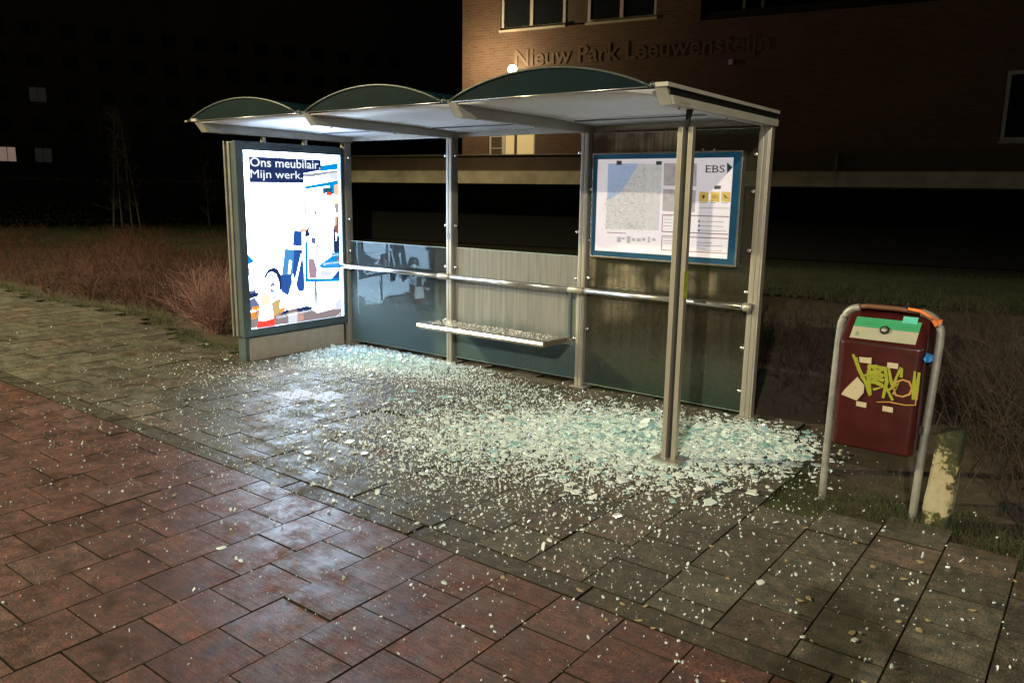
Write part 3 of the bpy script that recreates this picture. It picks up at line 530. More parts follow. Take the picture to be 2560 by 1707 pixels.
names = {'navy': 'dark_print', 'blue': 'blue_print', 'grey': 'grey_print', 'lightgrey': 'pale_grey_print', 'teal': 'teal_print', 'red': 'red_print', 'tan': 'tan_print', 'sand': 'sand_print', 'slate': 'slate_print', 'denim': 'denim_print', 'jean': 'jeans_print', 'white': 'white_print', 'brown': 'brown_print', 'mauve': 'mauve_print', 'skyblue': 'sky_blue_print', 'floor': 'paving_print', 'clay': 'clay_print', 'orange': 'orange_print', 'boot': 'boot_print', 'beige': 'beige_print', 'cone': 'cone_print'}
prints = []
order['navy'][0] = ([(y, z-.012 if z < 1.78 else z) for y, z in order['navy'][0][0]], .0202)
for c_, L_ in order.items():
    bm = bmesh.new()
    for poly, kx in L_:
        poly = [(min(-.099, max(-1.267, y)), min(2.019, max(.319, z))) for y, z in poly]
        vs = [bm.verts.new((kx, y, z)) for y, z in poly]
        f = bm.faces.new(vs)
        if f.normal.x < 0: f.normal_flip()
    for f in bm.faces:
        f.normal_update()
        if f.normal.x < 0: f.normal_flip()
    prints.append(mesh_obj(names[c_], bm, PM[c_], po))
absorb(po, prints)
for (s, (a, b_), bo) in DATA['txt']:
    z0 = min(a[1], b_[1]); hh = abs(b_[1]-a[1]); w_ = b_[0]-a[0]; rot = 0
    if s.startswith('Onder'): z0, hh, rot = .385, .030, .07
    elif s.startswith('Ons'): hh = .084; z0 = 1.874
    elif s.startswith('Mijn'): hh = .078; z0 = 1.768
    else: hh = hh*.95; rot = .03
    text('lettering', s, LET, po, MX(.0207, a[0], z0, rot), width=w_, height=hh, bold=0 if s.startswith('Mijn') else bo*.5)
# cover glass of the case
# ---------------------------------------------------------------- information case
ic = thing('timetable_case', 'wide framed transit map case with blue border on the right back pane', 'map case')
D = DATA
x0, x1, z0, z1 = 3.125, 4.395, 1.148, 1.992
B('frame', steel, ic, (x0, x1, -.085, -.012, z0, z0+.012), (x0, x1, -.085, -.012, z1-.012, z1), (x0, x0+.012, -.085, -.012, z0+.012, z1-.012), (x1-.012, x1, -.085, -.012, z0+.012, z1-.012), bev=.002)
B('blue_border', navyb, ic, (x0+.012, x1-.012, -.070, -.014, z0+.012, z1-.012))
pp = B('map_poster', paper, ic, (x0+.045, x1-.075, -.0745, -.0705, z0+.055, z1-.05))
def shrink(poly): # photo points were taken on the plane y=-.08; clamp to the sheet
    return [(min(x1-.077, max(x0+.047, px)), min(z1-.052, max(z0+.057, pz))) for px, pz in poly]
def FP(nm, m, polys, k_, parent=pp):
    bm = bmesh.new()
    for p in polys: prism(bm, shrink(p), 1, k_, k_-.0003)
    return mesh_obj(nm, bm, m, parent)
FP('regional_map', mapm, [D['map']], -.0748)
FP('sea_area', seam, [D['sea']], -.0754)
rt = []
for q in range(110):
    cx, cz = random.uniform(3.32, 3.62), random.uniform(1.38, 1.84); an = random.uniform(0, 3.14); ln = random.uniform(.015, .06)
    if cx-3.2 < (cz-1.45)*.45 and cz > 1.5: continue
    dx, dz = math.cos(an)*ln, math.sin(an)*ln
    rt.append([(cx-dx/2, cz-dz/2), (cx+dx/2, cz+dz/2), (cx+dx/2+.0014, cz+dz/2+.001), (cx-dx/2+.0014, cz-dz/2+.001)])
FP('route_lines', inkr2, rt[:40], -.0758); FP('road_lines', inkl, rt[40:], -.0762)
nm = []
for q in range(190):
    cx, cz = random.uniform(3.22, 3.63), random.uniform(1.37, 1.90)
    if cx-3.24 < (cz-1.62)*.95: continue
    l_ = random.uniform(.006, .016); nm.append([(cx, cz), (cx+l_, cz), (cx+l_, cz+.0025), (cx, cz+.0025)])
FP('place_names', inkg, nm, -.0766)
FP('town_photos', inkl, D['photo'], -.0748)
def ringpoly(p, t):
    (ax, az), (bx, bz), (cx, cz), (dx, dz) = p
    xa, xb = min(ax, dx), max(bx, cx); za, zb = min(az, bz), max(cz, dz)
    za = (az+bz)/2; zb = (cz+dz)/2; s1 = (bz-az); s2 = (cz-dz)
    return [[(xa, az), (xb, bz), (xb, bz+t), (xa, az+t)], [(xa, dz-t), (xb, cz-t), (xb, cz), (xa, dz)], [(xa, az+t), (xa+t, az+t), (xa+t, dz-t), (xa, dz-t)], [(xb-t, bz+t), (xb, bz+t), (xb, cz-t), (xb-t, cz-t)]]
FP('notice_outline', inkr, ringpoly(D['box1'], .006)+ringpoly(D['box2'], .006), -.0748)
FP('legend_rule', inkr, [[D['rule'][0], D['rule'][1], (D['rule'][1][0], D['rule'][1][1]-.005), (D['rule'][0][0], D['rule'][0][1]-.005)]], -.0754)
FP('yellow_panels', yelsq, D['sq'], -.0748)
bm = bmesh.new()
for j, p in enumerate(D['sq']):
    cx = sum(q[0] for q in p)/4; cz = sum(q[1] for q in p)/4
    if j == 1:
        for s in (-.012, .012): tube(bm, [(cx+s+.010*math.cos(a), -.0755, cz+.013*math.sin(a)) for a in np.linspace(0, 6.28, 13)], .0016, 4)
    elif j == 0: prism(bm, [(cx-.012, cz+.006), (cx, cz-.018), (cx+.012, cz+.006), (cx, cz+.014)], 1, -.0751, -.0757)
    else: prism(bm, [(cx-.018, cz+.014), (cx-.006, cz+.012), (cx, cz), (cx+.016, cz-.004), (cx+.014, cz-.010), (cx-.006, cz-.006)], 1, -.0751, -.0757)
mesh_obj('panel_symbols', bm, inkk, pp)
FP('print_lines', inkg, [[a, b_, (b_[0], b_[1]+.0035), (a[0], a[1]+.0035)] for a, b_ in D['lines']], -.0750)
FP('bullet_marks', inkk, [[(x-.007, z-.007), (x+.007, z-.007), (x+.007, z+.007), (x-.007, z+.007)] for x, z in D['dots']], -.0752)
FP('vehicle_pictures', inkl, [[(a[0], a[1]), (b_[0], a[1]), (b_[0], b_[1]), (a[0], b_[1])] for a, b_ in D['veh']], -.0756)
FP('tape_pieces', pbr('grey_tape', (.12, .13, .15), .5), D['tape'], -.0764)
(a, b_) = D['ebs']
text('operator_name', 'EBS', inkk, pp, MY(a[0], -.0748, min(a[1], b_[1])+.002), width=b_[0]-a[0], height=.052, bold=0)
# serifs
bm = bmesh.new(); ex = a[0]; ez = min(a[1], b_[1])+.002
for (sx, sz, sw) in ((ex-.006, ez, .014), (ex-.006, ez+.049, .014), (ex+.044, ez, .012), (ex+.044, ez+.049, .012)): prism(bm, [(sx, sz), (sx+sw, sz), (sx+sw, sz+.003), (sx, sz+.003)], 1, -.0748, -.0752)
mesh_obj('letter_serifs', bm, inkk, pp)
FP('triangle_logo', tealink, [D['tri']], -.0750)
absorb(pp, [k_ for k_ in list(pp.children) if not k_.name.startswith(('operator_name', 'triangle_logo', 'tape'))])
for x in (4.07, 4.16): T('fixing_knob', steel, ic, [(x, -.05, z1), (x, -.05, z1+.018)], .009, 8)

# ---------------------------------------------------------------- litter bin
BX, BY = 5.71, -1.25
tilt = R(.9)
bn = thing('litter_bin', 'red plastic litter bin with yellow graffiti hung between two grey tube legs', 'litter bin', (0, 0, 0))
def rrect(x0, x1, y0, y1, r, n=5):
    p = []
    for cx, cy, a0 in ((x1-r, y1-r, 0), (x0+r, y1-r, 90), (x0+r, y0+r, 180), (x1-r, y0+r, 270)):
        for k_ in range(n+1):
            a = R(a0+90*k_/n); p.append((cx+r*math.cos(a), cy+r*math.sin(a)))
    return p
bm = bmesh.new(); rings = []
# (z at front, z at back, x inset, front y, back y)
lv = [(.352, .352, .012, -1.385, -1.115), (.362, .362, .003, -1.397, -1.105), (.62, .62, 0, -1.400, -1.10), (.895, .895, 0, -1.400, -1.10), (.918, .93, -.004, -1.401, -1.098), (.930, .97, -.003, -1.394, -1.10), (1.050, 1.075, .008, -1.285, -1.105), (1.066, 1.088, .022, -1.262, -1.12), (1.070, 1.092, .05, -1.24, -1.14)]
for zf, zb, ins, yf, yb in lv:
    pr = rrect(5.506+ins, 5.916-ins, yf, yb, .035 if ins < .02 else .03)
    rings.append([bm.verts.new((x, y, zf+(zb-zf)*(y-yf)/(yb-yf))) for x, y in pr])
for i in range(len(rings)-1):
    n = len(rings[i])
    for k_ in range(n): bm.faces.new((rings[i][k_], rings[i][(k_+1) % n], rings[i+1][(k_+1) % n], rings[i+1][k_]))
bm.faces.new(rings[0][::-1]); bm.faces.new(rings[-1])
body = mesh_obj('body', bm, binred, bn, True); 
md = body.modifiers.new('b', 'BEVEL'); md.width = .004; md.segments = 2; md.limit_method = 'ANGLE'
def onlid(x, s, off=.0015):   # point on the sloping lid front, s 0..1 upwards
    y = -1.394+(.109)*s; z = .930+.120*s
    return (x, y-off*.74, z+off*.67)
def lidpoly(nm, m, pts, off, parent=body):
    bm = bmesh.new(); v = [bm.verts.new(onlid(x, s, off)) for x, s in pts]; u_ = [bm.verts.new(onlid(x, s, off-.001)) for x, s in pts]
    bm.faces.new(v); bm.faces.new(u_[::-1])
    for i in range(len(v)): bm.faces.new((v[i], v[(i+1) % len(v)], u_[(i+1) % len(v)], u_[i]))
    bmesh.ops.recalc_face_normals(bm, faces=bm.faces); return mesh_obj(nm, bm, m, parent)
lidpoly('cream_label', cream, [(5.553, .10), (5.870, .10), (5.872, .56), (5.556, .56)], .0022)
lidpoly('green_label', greenst, [(5.556, .565), (5.872, .565), (5.874, .95), (5.560, .95)], .0022)
lidpoly('label_highlight', pbr('dark_green_label', (.04, .30, .14), .4), body and [(5.558, .68), (5.873, .68), (5.873, .78), (5.558, .78)], .0030)
bm = bmesh.new(); c0 = Vector(onlid(5.712, .50, .006)); nn = Vector((0, -.74, .67))
for (rd, h0, h1) in ((.024, -.004, .006),): tube(bm, [c0+nn*h0, c0+nn*h1], rd, 18)
lk = mesh_obj('lock', bm, black, body, True)
bm = bmesh.new(); tube(bm, [c0+nn*.0062, c0+nn*.010], .015, 16); mesh_obj('lock_core', bm, galv, lk, True)
rp_ = [(5.585+.011*math.cos(a), .27+.09*math.sin(a)) for a in (R(90), R(210), R(330))]
bm = bmesh.new()
for q in range(3):
    (ax, as_), (bx, bs) = rp_[q], rp_[(q+1) % 3]; tube(bm, [Vector(onlid(ax+(bx-ax)*.1, as_+(bs-as_)*.1, .003)), Vector(onlid(ax+(bx-ax)*.75, as_+(bs-as_)*.75, .003))], .0022, 5)
mesh_obj('recycling_mark', bm, greenst, body)
lidpoly('turquoise_tape', turq, [(5.783, .86), (5.853, .86), (5.853, 1.12), (5.783, 1.12)], .0045)
# graffiti, brushed flat on the front
def ribbon(bm, pts, w_, y):
    P = [Vector((p[0], y, p[1])) for p in pts]; prev = None
    for i, p in enumerate(P):
        t = (P[min(i+1, len(P)-1)]-P[max(i-1, 0)]).normalized(); s = Vector((-t.z, 0, t.x))*w_*(.35 if i in (0, len(P)-1) else .5)*random.uniform(.8, 1.2)
        cur = (bm.verts.new(p+s), bm.verts.new(p-s))
        if prev: bm.faces.new((prev[0], prev[1], cur[1], cur[0]))
        prev = cur
def fix(p): return (max(5.52, min(5.905, p[0])), p[1])
bm = bmesh.new()
for i, st in enumerate(DATA['graf']): ribbon(bm, [fix(p) for p in st], .017, -1.4035-i*.00025)
for zz in (.80, .77, .745, .72): ribbon(bm, [(5.66, zz), (5.70, zz+.01), (5.745, zz-.004)], .022, -1.4032)
mesh_obj('graffiti', bm, yel, body)
bm = bmesh.new(); ribbon(bm, [fix(p) for p in DATA['oring']], .010, -1.4078); ribbon(bm, [fix(p) for p in DATA['oline']], .007, -1.4080)
mesh_obj('orange_graffiti', bm, pbr('tan_paint', (.42, .22, .05), .6), body)
for p in DATA['stk']:
    bm = bmesh.new(); prism(bm, [fix(q) for q in p], 1, -1.4085, -1.4095); mesh_obj('sticker', bm, sticker, body)
T('lid_seam', dark, body, [(5.512, -1.4015, .925), (5.905, -1.4015, .925)], .0018, 6)
lg = [(5.455, -1.25, -.05), (5.457, -1.25, .30), (5.467, -1.25, .90), (5.480, -1.25, 1.02), (5.515, -1.25, 1.073), (5.56, -1.25, 1.09)]
T('leg', galv, bn, smooth_path(lg), .0205, 14)
T('leg', galv, bn, smooth_path([(5.925, -1.25, -.05), (5.936, -1.25, .35), (5.950, -1.25, .70), (5.958, -1.25, .96), (5.952, -1.25, 1.02), (5.93, -1.25, 1.058), (5.90, -1.25, 1.08), (5.86, -1.25, 1.093)]), .0205, 14)
T('top_bar', pbr('brown_tube', (.16, .07, .04), .5, .2), bn, [(5.55, -1.25, 1.0905), (5.60, -1.25, 1.10), (5.75, -1.25, 1.10), (5.86, -1.25, 1.0925)], .014, 10)
for z in (.45, .82): B('side_bracket', dark, bn, (5.478, 5.508, -1.27, -1.23, z, z+.05)); B('side_bracket', dark, bn, (5.914, 5.935, -1.27, -1.23, z, z+.05))
# tape rags
def rag(nm, m, c_, r_, sd):
    bm = bmesh.new(); rs = random.Random(sd)
    bmesh.ops.create_icosphere(bm, subdivisions=2, radius=1)
    for v in bm.verts:
        f = rs.uniform(.6, 1.25); v.co = Vector((c_[0]+v.co.x*r_[0]*f, c_[1]+v.co.y*r_[1]*f, c_[2]+v.co.z*r_[2]*f))
    return mesh_obj(nm, bm, m, bn)
rag('orange_tape', orangem, (5.938, -1.262, 1.052), (.021, .026, .024), 3)
T('tape_tail', orangem, bn, [(5.80, -1.275, 1.108), (5.86, -1.285, 1.103), (5.905, -1.282, 1.080), (5.93, -1.275, 1.065)], [.007, .010, .010, .008], 8)
rag('blue_tape', bluem, (5.930, -1.345, .876), (.022, .05, .026), 5)
rag('black_tag', black, (5.80, -1.262, 1.118), (.014, .012, .022), 8)

# ---------------------------------------------------------------- concrete marker post
bp_ = thing('concrete_marker', 'short leaning whitewashed concrete post patched with moss beside the bin', 'concrete post', (6.04, -1.27, 0))
bm = bmesh.new(); box(bm, -.065, .065, -.075, .075, -.1, .50, bev=.014)
bmesh.ops.subdivide_edges(bm, edges=bm.edges, cuts=4, use_grid_fill=True)
for v in bm.verts:
    h = (v.co.z)/.5; v.co.x = v.co.x*(1-.10*h)+.030*h; v.co.y *= (1-.05*h)
    if v.co.z > .38: v.co.z += (v.co.x)*.25*(v.co.z-.38)/.12
    v.co += Vector([random.gauss(0, .0015) for _ in range(3)])
mesh_obj('post_body', bm, bolm2, bp_)

# ---------------------------------------------------------------- broken glass
def in_pave(x, y):
    ok = (y < -.02) | (x > 4.7); ok &= ~((x < .07) & (x > -.17) & (y > -1.37)); ok &= ~((x > 5.2) & (y > -1.45) & (rng.random(len(x)) > .5))
    ok &= ~((x < -.1) & (y > -1.0))
    return ok
heaps = [((1.0, -.40), (.62, .22), .05), ((.62, -.60), (.30, .24), .03), ((4.15, -1.0), (.42, .34), .045), ((4.75, -.55), (.25, .22), .03), ((3.6, -1.7), (.4, .3), .012)]
def hh(x, y):
    z = np.zeros_like(x)
    for (c_, s_, h) in heaps: z += h*np.exp(-(((x-c_[0])/s_[0])**2+((y-c_[1])/s_[1])**2)/1.2)
    return z
mix = [((1.0, -.42), (.55, .22), 13000, .15), ((.7, -.62), (.36, .25), 5600, .1), ((1.2, -1.1), (.6, .4), 1300, 0), ((2.25, -.55), (.65, .22), 2000, 0), ((2.8, -1.0), (.6, .40), 1300, .2),
       ((3.35, -1.75), (.48, .38), 4200, .5), ((3.75, -1.35), (.42, .4), 3600, .8), ((4.15, -1.0), (.42, .34), 9000, 1), ((4.72, -.62), (.26, .26), 2800, 1), ((4.4, -1.55), (.4, .25), 1200, .5), ((2.4, -1.6), (.9, .45), 1500, .1), ((3.2, -2.15), (.7, .42), 2200, .2),
       ((2.9, -2.2), (1.5, .75), 3400, 0), ((4.0, -2.4), (1.1, .6), 1100, .1), ((.6, -1.6), (.7, .3), 700, 0), ((5.0, -.9), (.3, .3), 350, .7)]
X_, Y_, K_ = [], [], []
for c_, s_, n_, cl in mix:
    X_.append(rng.normal(c_[0], s_[0], n_)); Y_.append(rng.normal(c_[1], s_[1], n_)); K_.append(np.full(n_, cl))
X_.append(rng.uniform(-3.5, 6.8, 1300)); Y_.append(rng.uniform(-5.2, -.9, 1300)); K_.append(np.full(1300, -.12))
X_.append(rng.normal(2.9, 1.9, 4200)); Y_.append(rng.normal(-3.0, .9, 4200)); K_.append(np.full(4200, -.5))
X_ = np.concatenate(X_); Y_ = np.concatenate(Y_); K_ = np.concatenate(K_)
ok = in_pave(X_, Y_); X_, Y_, K_ = X_[ok], Y_[ok], K_[ok]
n = len(X_)
size = np.clip(rng.lognormal(math.log(.0041), .45, n), .0023, .011)
size = np.where(K_ < -.3, size*.33, np.where(K_ < 0, size*.6, size)); big = ((K_ > .05) | ((K_ >= -.2) & (Y_ > -2.3) & (rng.random(n) < .4)) | ((K_ < 0) & (K_ > -.3) & (rng.random(n) < .12))) & (rng.random(n) < (.02+.22*np.maximum(K_, 0)**1.5)); size = np.where(big, np.clip(rng.lognormal(math.log(.0155), .42, n), .009, .042), size)
H_ = hh(X_, Y_)
Z_ = H_*rng.beta(2.2, 1.0, n)
k_ = 6
ang = (np.arange(k_)/k_*2*np.pi)[None, :]+rng.uniform(0, 6.28, (n, 1))+rng.normal(0, .22, (n, k_))
rad = size[:, None]*rng.uniform(.6, 1.15, (n, k_)); elong = rng.uniform(.5, 1, (n, 1))
px = np.cos(ang)*rad; py = np.sin(ang)*rad*elong
th = np.where(big, .0055, np.minimum(.0075, size*rng.uniform(.7, 1.3, n)))[:, None]
top = np.stack([px*.9, py*.9, th+rng.normal(0, .0006, (n, k_))], -1); bot = np.stack([px, py, np.zeros((n, k_))], -1)
P = np.concatenate([bot, top], 1)
# random yaw is in ang; tilt
ta = rng.normal(0, 1, n)*np.where(big, .12, .35)*(1+H_*8); tb = rng.normal(0, 1, n)*np.where(big, .12, .35)*(1+H_*8)
P[:, :, 2] += P[:, :, 0]*np.tan(np.clip(ta, -1.1, 1.1))[:, None]+P[:, :, 1]*np.tan(np.clip(tb, -1.1, 1.1))[:, None]
P[:, :, 2] -= np.minimum(0, P[:, :, 2].min(1))[:, None]
yawr = rng.uniform(0, 6.28, n); cx, sx = np.cos(yawr)[:, None], np.sin(yawr)[:, None]
Q = P.copy(); Q[:, :, 0] = P[:, :, 0]*cx-P[:, :, 1]*sx; Q[:, :, 1] = P[:, :, 0]*sx+P[:, :, 1]*cx
Q[:, :, 0] += X_[:, None]; Q[:, :, 1] += Y_[:, None]; Q[:, :, 2] += (Z_+.0015)[:, None]
tfac = np.clip(H_/.035, 0, 1)[:, None]*rng.uniform(.0, 1, (n, 1))**1.3
tint = np.array([[.84, .95, .97]])*(1-tfac)+np.array([[.52, .82, .82]])*tfac
tint *= rng.uniform(.75, 1.08, (n, 1)); tint = np.clip(tint, 0, .95)
faces = []
idx = (np.arange(n)*2*k_)[:, None]
side = [np.concatenate([idx+a, idx+(a+1) % k_, idx+k_+(a+1) % k_, idx+k_+a], 1) for a in range(k_)]
quads = np.concatenate(side, 0)
tops = np.concatenate([idx+k_+a for a in range(k_)], 1)
F_ = quads.tolist()+tops.tolist()
o = arrays('broken_glass', Q.reshape(-1, 3), F_, shard_m, tint=np.repeat(tint, 2*k_, 0))
tag(o, 'crumbs and flakes of shattered toughened glass strewn and heaped over the pavement', 'broken glass', kind='stuff')
# still-joined plates of crazed glass lying in the heaps: built by the same recipe, bigger and flatter
pls = [((4.05, -1.0), (.34, .24), 620), ((4.72, -.62), (.24, .20), 360), ((3.55, -1.45), (.32, .28), 230), ((4.5, -1.35), (.26, .18), 150), ((1.0, -.32), (.45, .13), 260), ((5.05, -.75), (.16, .16), 60), ((3.0, -1.2), (.5, .4), 90)]
V = []; F = []; TT = []
for c_, s_, n_ in pls:
    xs_ = rng.normal(c_[0], s_[0], n_); ys_ = rng.normal(c_[1], s_[1], n_); ok = in_pave(xs_, ys_); xs_, ys_ = xs_[ok], ys_[ok]; hz_ = hh(xs_, ys_)
    for x, y, h in zip(xs_, ys_, hz_):
        k2 = random.randint(7, 11); rad_ = random.uniform(.014, .042); el = random.uniform(.5, 1); a0 = random.uniform(0, 6.28)
        tx, ty = random.gauss(0, .10+h*3), random.gauss(0, .10+h*3); b0 = len(V); z = h*random.uniform(.75, 1.05)+.003
        col = np.array((.80, .93, .91)) if random.random() < .7 else np.array((.36, .62, .65)); col = col*random.uniform(.8, 1.1)
        ring = []
        for q in range(k2):
            a = q/k2*6.283+random.gauss(0, .12); rr_ = rad_*random.uniform(.65, 1.12); u_, v_ = rr_*math.cos(a), rr_*math.sin(a)*el
            ring.append((u_*math.cos(a0)-v_*math.sin(a0), u_*math.sin(a0)+v_*math.cos(a0)))
        lo = min(u_*tx+v_*ty for u_, v_ in ring)
        for (u_, v_) in ring: V.append((x+u_, y+v_, z+u_*tx+v_*ty-min(0, lo)*.6))
        for (u_, v_) in ring: V.append((x+u_*.97, y+v_*.97, z+u_*tx+v_*ty-min(0, lo)*.6+.006+random.gauss(0, .0007)))
        V.append((x, y, z-min(0, lo)*.6+.0065))
        for q in range(k2): F.append((b0+q, b0+(q+1) % k2, b0+k2+(q+1) % k2, b0+k2+q)); F.append((b0+k2+q, b0+k2+(q+1) % k2, b0+2*k2))
        TT += [col]*(2*k2+1)
o = arrays('glass_plates', np.array(V), F, shard_m, tint=np.array(TT)); tag(o, 'larger crazed plates of greenish glass lying flat in the two heaps', 'broken glass', kind='stuff')
# glass crumbs on the bench
n = 380; xb = rng.uniform(1.53, 2.89, n); yb = rng.uniform(-.44, -.15, n)
s = rng.uniform(.002, .0055, n); Vb = []; Fb = []
for i in range(n):
    z = .4475; a = rng.uniform(0, 6.28); b0 = len(Vb)
    # seat top lies between the rear edge and the rounded front
    z = .447+(.455-.447)*max(0, (-.135-yb[i])/.31)
    for q in range(4): Vb.append((xb[i]+s[i]*math.cos(a+q*1.57), yb[i]+s[i]*math.sin(a+q*1.57), z))
    for q in range(4): Vb.append((xb[i]+s[i]*.8*math.cos(a+q*1.57), yb[i]+s[i]*.8*math.sin(a+q*1.57), z+s[i]*rng.uniform(.8, 1.6)))
    for q in range(4): Fb.append((b0+q, b0+(q+1) % 4, b0+4+(q+1) % 4, b0+4+q))
    Fb.append((b0+4, b0+5, b0+6, b0+7))
o = arrays('glass_crumbs', np.array(Vb), np.array(Fb), shard_m, tint=np.tile([[.80, .80, .72]], (len(Vb), 1)))
tag(o, 'small glass crumbs scattered along the top of the bench seat', 'glass crumbs', kind='stuff')

# pale smooth pavers reflecting the light box
sm_ = pbr('smooth_pale_paver', (.32, .31, .33), .22, 0, .2, 6, rvar=.05)
# ---------------------------------------------------------------- plants
def branchy(name, mat, bases, heights, spread, rad, sub, seglen, parent=None, lean=None, tris=3):
    """many thin stems with side twigs, one mesh"""
    V = []; F = []
    def seg(p, q, r1, r2):
        d = q-p; a = np.cross(d, [0, 0, 1.]) if abs(d[2]) < .95*np.linalg.norm(d) else np.array([1., 0, 0]); a /= (np.linalg.norm(a)+1e-9); c_ = np.cross(d, a); c_ /= (np.linalg.norm(c_)+1e-9)
        b0 = len(V)
        for (o_, r_) in ((p, r1), (q, r2)):
            for t in range(3):
                V.append(o_+(a*math.cos(2.094*t)+c_*math.sin(2.094*t))*r_)
        for t in range(3): F.append((b0+t, b0+(t+1) % 3, b0+3+(t+1) % 3, b0+3+t))
    for (bx, by, bz), h in zip(bases, heights):
        p = np.array([bx, by, bz]); az = random.uniform(0, 6.283); sp = abs(random.gauss(0, spread))+.08
        d = np.array([math.cos(az)*sp, math.sin(az)*sp, 1.]); 
        if lean is not None: d += lean
        d /= np.linalg.norm(d); ns = 3; r_ = rad*random.uniform(.7, 1.3)
        for s_ in range(ns):
            q = p+d*h/ns; seg(p, q, r_*(1-s_/ns*.7), r_*(1-(s_+1)/ns*.7))
            for _ in range(sub):
                if s_ == 0 and random.random() < .5: continue
                t = random.random(); st = p+(q-p)*t; dd = d+np.array([random.gauss(0, .7), random.gauss(0, .7), random.gauss(.1, .4)]); dd /= np.linalg.norm(dd)
                e = st+dd*h*seglen*random.uniform(.5, 1.2); seg(st, e, r_*.5, r_*.2)
                if random.random() < .6:
                    d3 = dd+np.array([random.gauss(0, .6) for _ in range(3)]); d3 /= np.linalg.norm(d3); seg(st+(e-st)*.5, st+(e-st)*.5+d3*h*seglen*.5, r_*.35, r_*.15)
            p = q; d = d+np.array([random.gauss(0, .15), random.gauss(0, .15), random.gauss(.02, .08)]); d /= np.linalg.norm(d)
    return arrays(name, np.array(V), F, mat, parent)
# rolling height of the shrub bed
def bedh(x, y): return .40+.16*math.sin(x*.9+y*1.7)+.12*math.sin(x*2.3-y*.8+1)
bs, hs = [], []
while len(bs) < 9000:
    x = -.3-abs(random.gauss(0, 9)); y = random.uniform(-.6, 9)
    if y < edge_y(x)+.25+.2*random.random() or x < -24: continue
    if x > -3.2 and y < .1 and (x > -1.1 or random.random() < .5): continue
    if (y-(-.6)) > (.36*abs(x)+3.5): continue
    bs.append((x, y, -.03)); hs.append(.74*max(.12, bedh(x, y)*random.uniform(.55, 1.15)*min(1, (y-edge_y(x))/.6+.25)))
o = branchy('shrub_bed', twig_m, bs, hs, .6, .0055, 3, .42)
tag(o, 'dense bed of low dry reddish brown shrubs left of the shelter', 'shrub bed', kind='stuff')
# the twiggy bush by the light box: things of their own
def bush(x, y, n_, h, mat, label, sp=.75, r_=.0035):
    b0 = [(random.gauss(0, .05), random.gauss(0, .05), -.03) for _ in range(n_)]
    t = thing('bare_bush', label, 'bush', (x, y, 0), 0, 'bare bushes beside the light box')
    branchy('branches', mat, b0, [h*random.uniform(.6, 1.15) for _ in b0], sp, r_, 4, .45, t)
bush(-1.75, -.55, 110, .72, twig_p, 'pinkish bare bush nearest the left end of the light box')
bush(-1.2, .05, 90, .75, twig_p, 'pinkish bare bush rising right behind the light box', .6)
bush(-2.7, -.15, 90, .62, twig_m, 'low brown bare bush left of the pinkish ones', .8)
# behind and right of the shelter
bs, hs = [], []
while len(bs) < 2600:
    x = random.uniform(-.2, 10.5); y = .35+abs(random.gauss(0, 3.2))
    if y > 8: continue
    bs.append((x, y, -.03)); hs.append(bedh(x, y)*random.uniform(.5, 1.1)*.85*min(1, y/1.0+.1))
o = branchy('rear_shrub_bed', twig_r, bs, hs, .6, .005, 3, .4)
tag(o, 'dark bed of low dry shrubs behind and right of the shelter', 'shrub bed', kind='stuff')
# dead stalks right of the bin
def stalks(x, y, n_, h, label, sp=.3):
    t = thing('dead_plant', label, 'dead plant', (x, y, 0), 0, 'dead plants right of the bin')
    b0 = [(random.gauss(0, .16), random.gauss(0, .16), -.03) for _ in range(n_)]
    branchy('stalks', stalk_m, b0, [h*random.uniform(.55, 1.1) for _ in b0], sp, .0035, 4, .3, t)
stalks(6.35, -.25, 60, 1.0, 'tall dead stalks standing just behind the concrete post')
stalks(6.75, .15, 55, .95, 'dead stalks by the right edge, leaning outward', .45)
stalks(6.6, -.95, 50, .55, 'low dead weeds right of the concrete post', .6)
stalks(6.1, .5, 45, .8, 'thin dead stalks in the dark behind the bin', .4)
# grass tufts: verge by the bin, edge of the bed, bank before the building
def blades(name, pts, h, w_, label, mat=grassm):
    V = []; F = []
    for (x, y, z, hs_) in pts:
        for _ in range(5):
            a = random.uniform(0, 6.28); l = h*hs_*random.uniform(.5, 1.2); dx, dy = random.gauss(0, .5)*l, random.gauss(0, .5)*l; ox, oy = random.gauss(0, .02), random.gauss(0, .02)
            b0 = len(V); wx, wy = math.cos(a)*w_, math.sin(a)*w_
            V += [(x+ox-wx, y+oy-wy, z), (x+ox+wx, y+oy+wy, z), (x+ox+dx*.5+wx*.6, y+oy+dy*.5+wy*.6, z+l*.65), (x+ox+dx*.5-wx*.6, y+oy+dy*.5-wy*.6, z+l*.65), (x+ox+dx, y+oy+dy, z+l)]
            F += [(b0, b0+1, b0+2, b0+3), (b0+3, b0+2, b0+4)]
    o_ = arrays(name, V, F, mat); return tag(o_, label, 'grass', kind='stuff')
V_ = [(random.uniform(5.15, 8.5), 0, -.02, 1) for _ in range(1500)]
V_ = [(x, edge_y(x)+abs(random.gauss(0, .30))+.01, z, h) for x, y, z, h in V_]
blades('verge_grass', V_, .05, .002, 'dark ragged grass around the feet of the bin')
V_ = [(random.uniform(-14, -.2), 0, -.02, 1) for _ in range(1800)]
V_ = [(x, edge_y(x)+random.gauss(.10, .10), z, h) for x, y, z, h in V_]
blades('bed_edge_grass', V_, .05, .002, 'thin grass along the front of the left shrub bed')
V_ = [(4.6+random.random()*.9, -1.15+random.gauss(0, .16), 0.0, .7) for _ in range(260)]+[(random.uniform(-.3, 0.05), -1.42+random.gauss(0, .04), 0, .6) for _ in range(120)]
V_ = [v for v in V_ if v[0] > 4.95 or v[0] < 1]
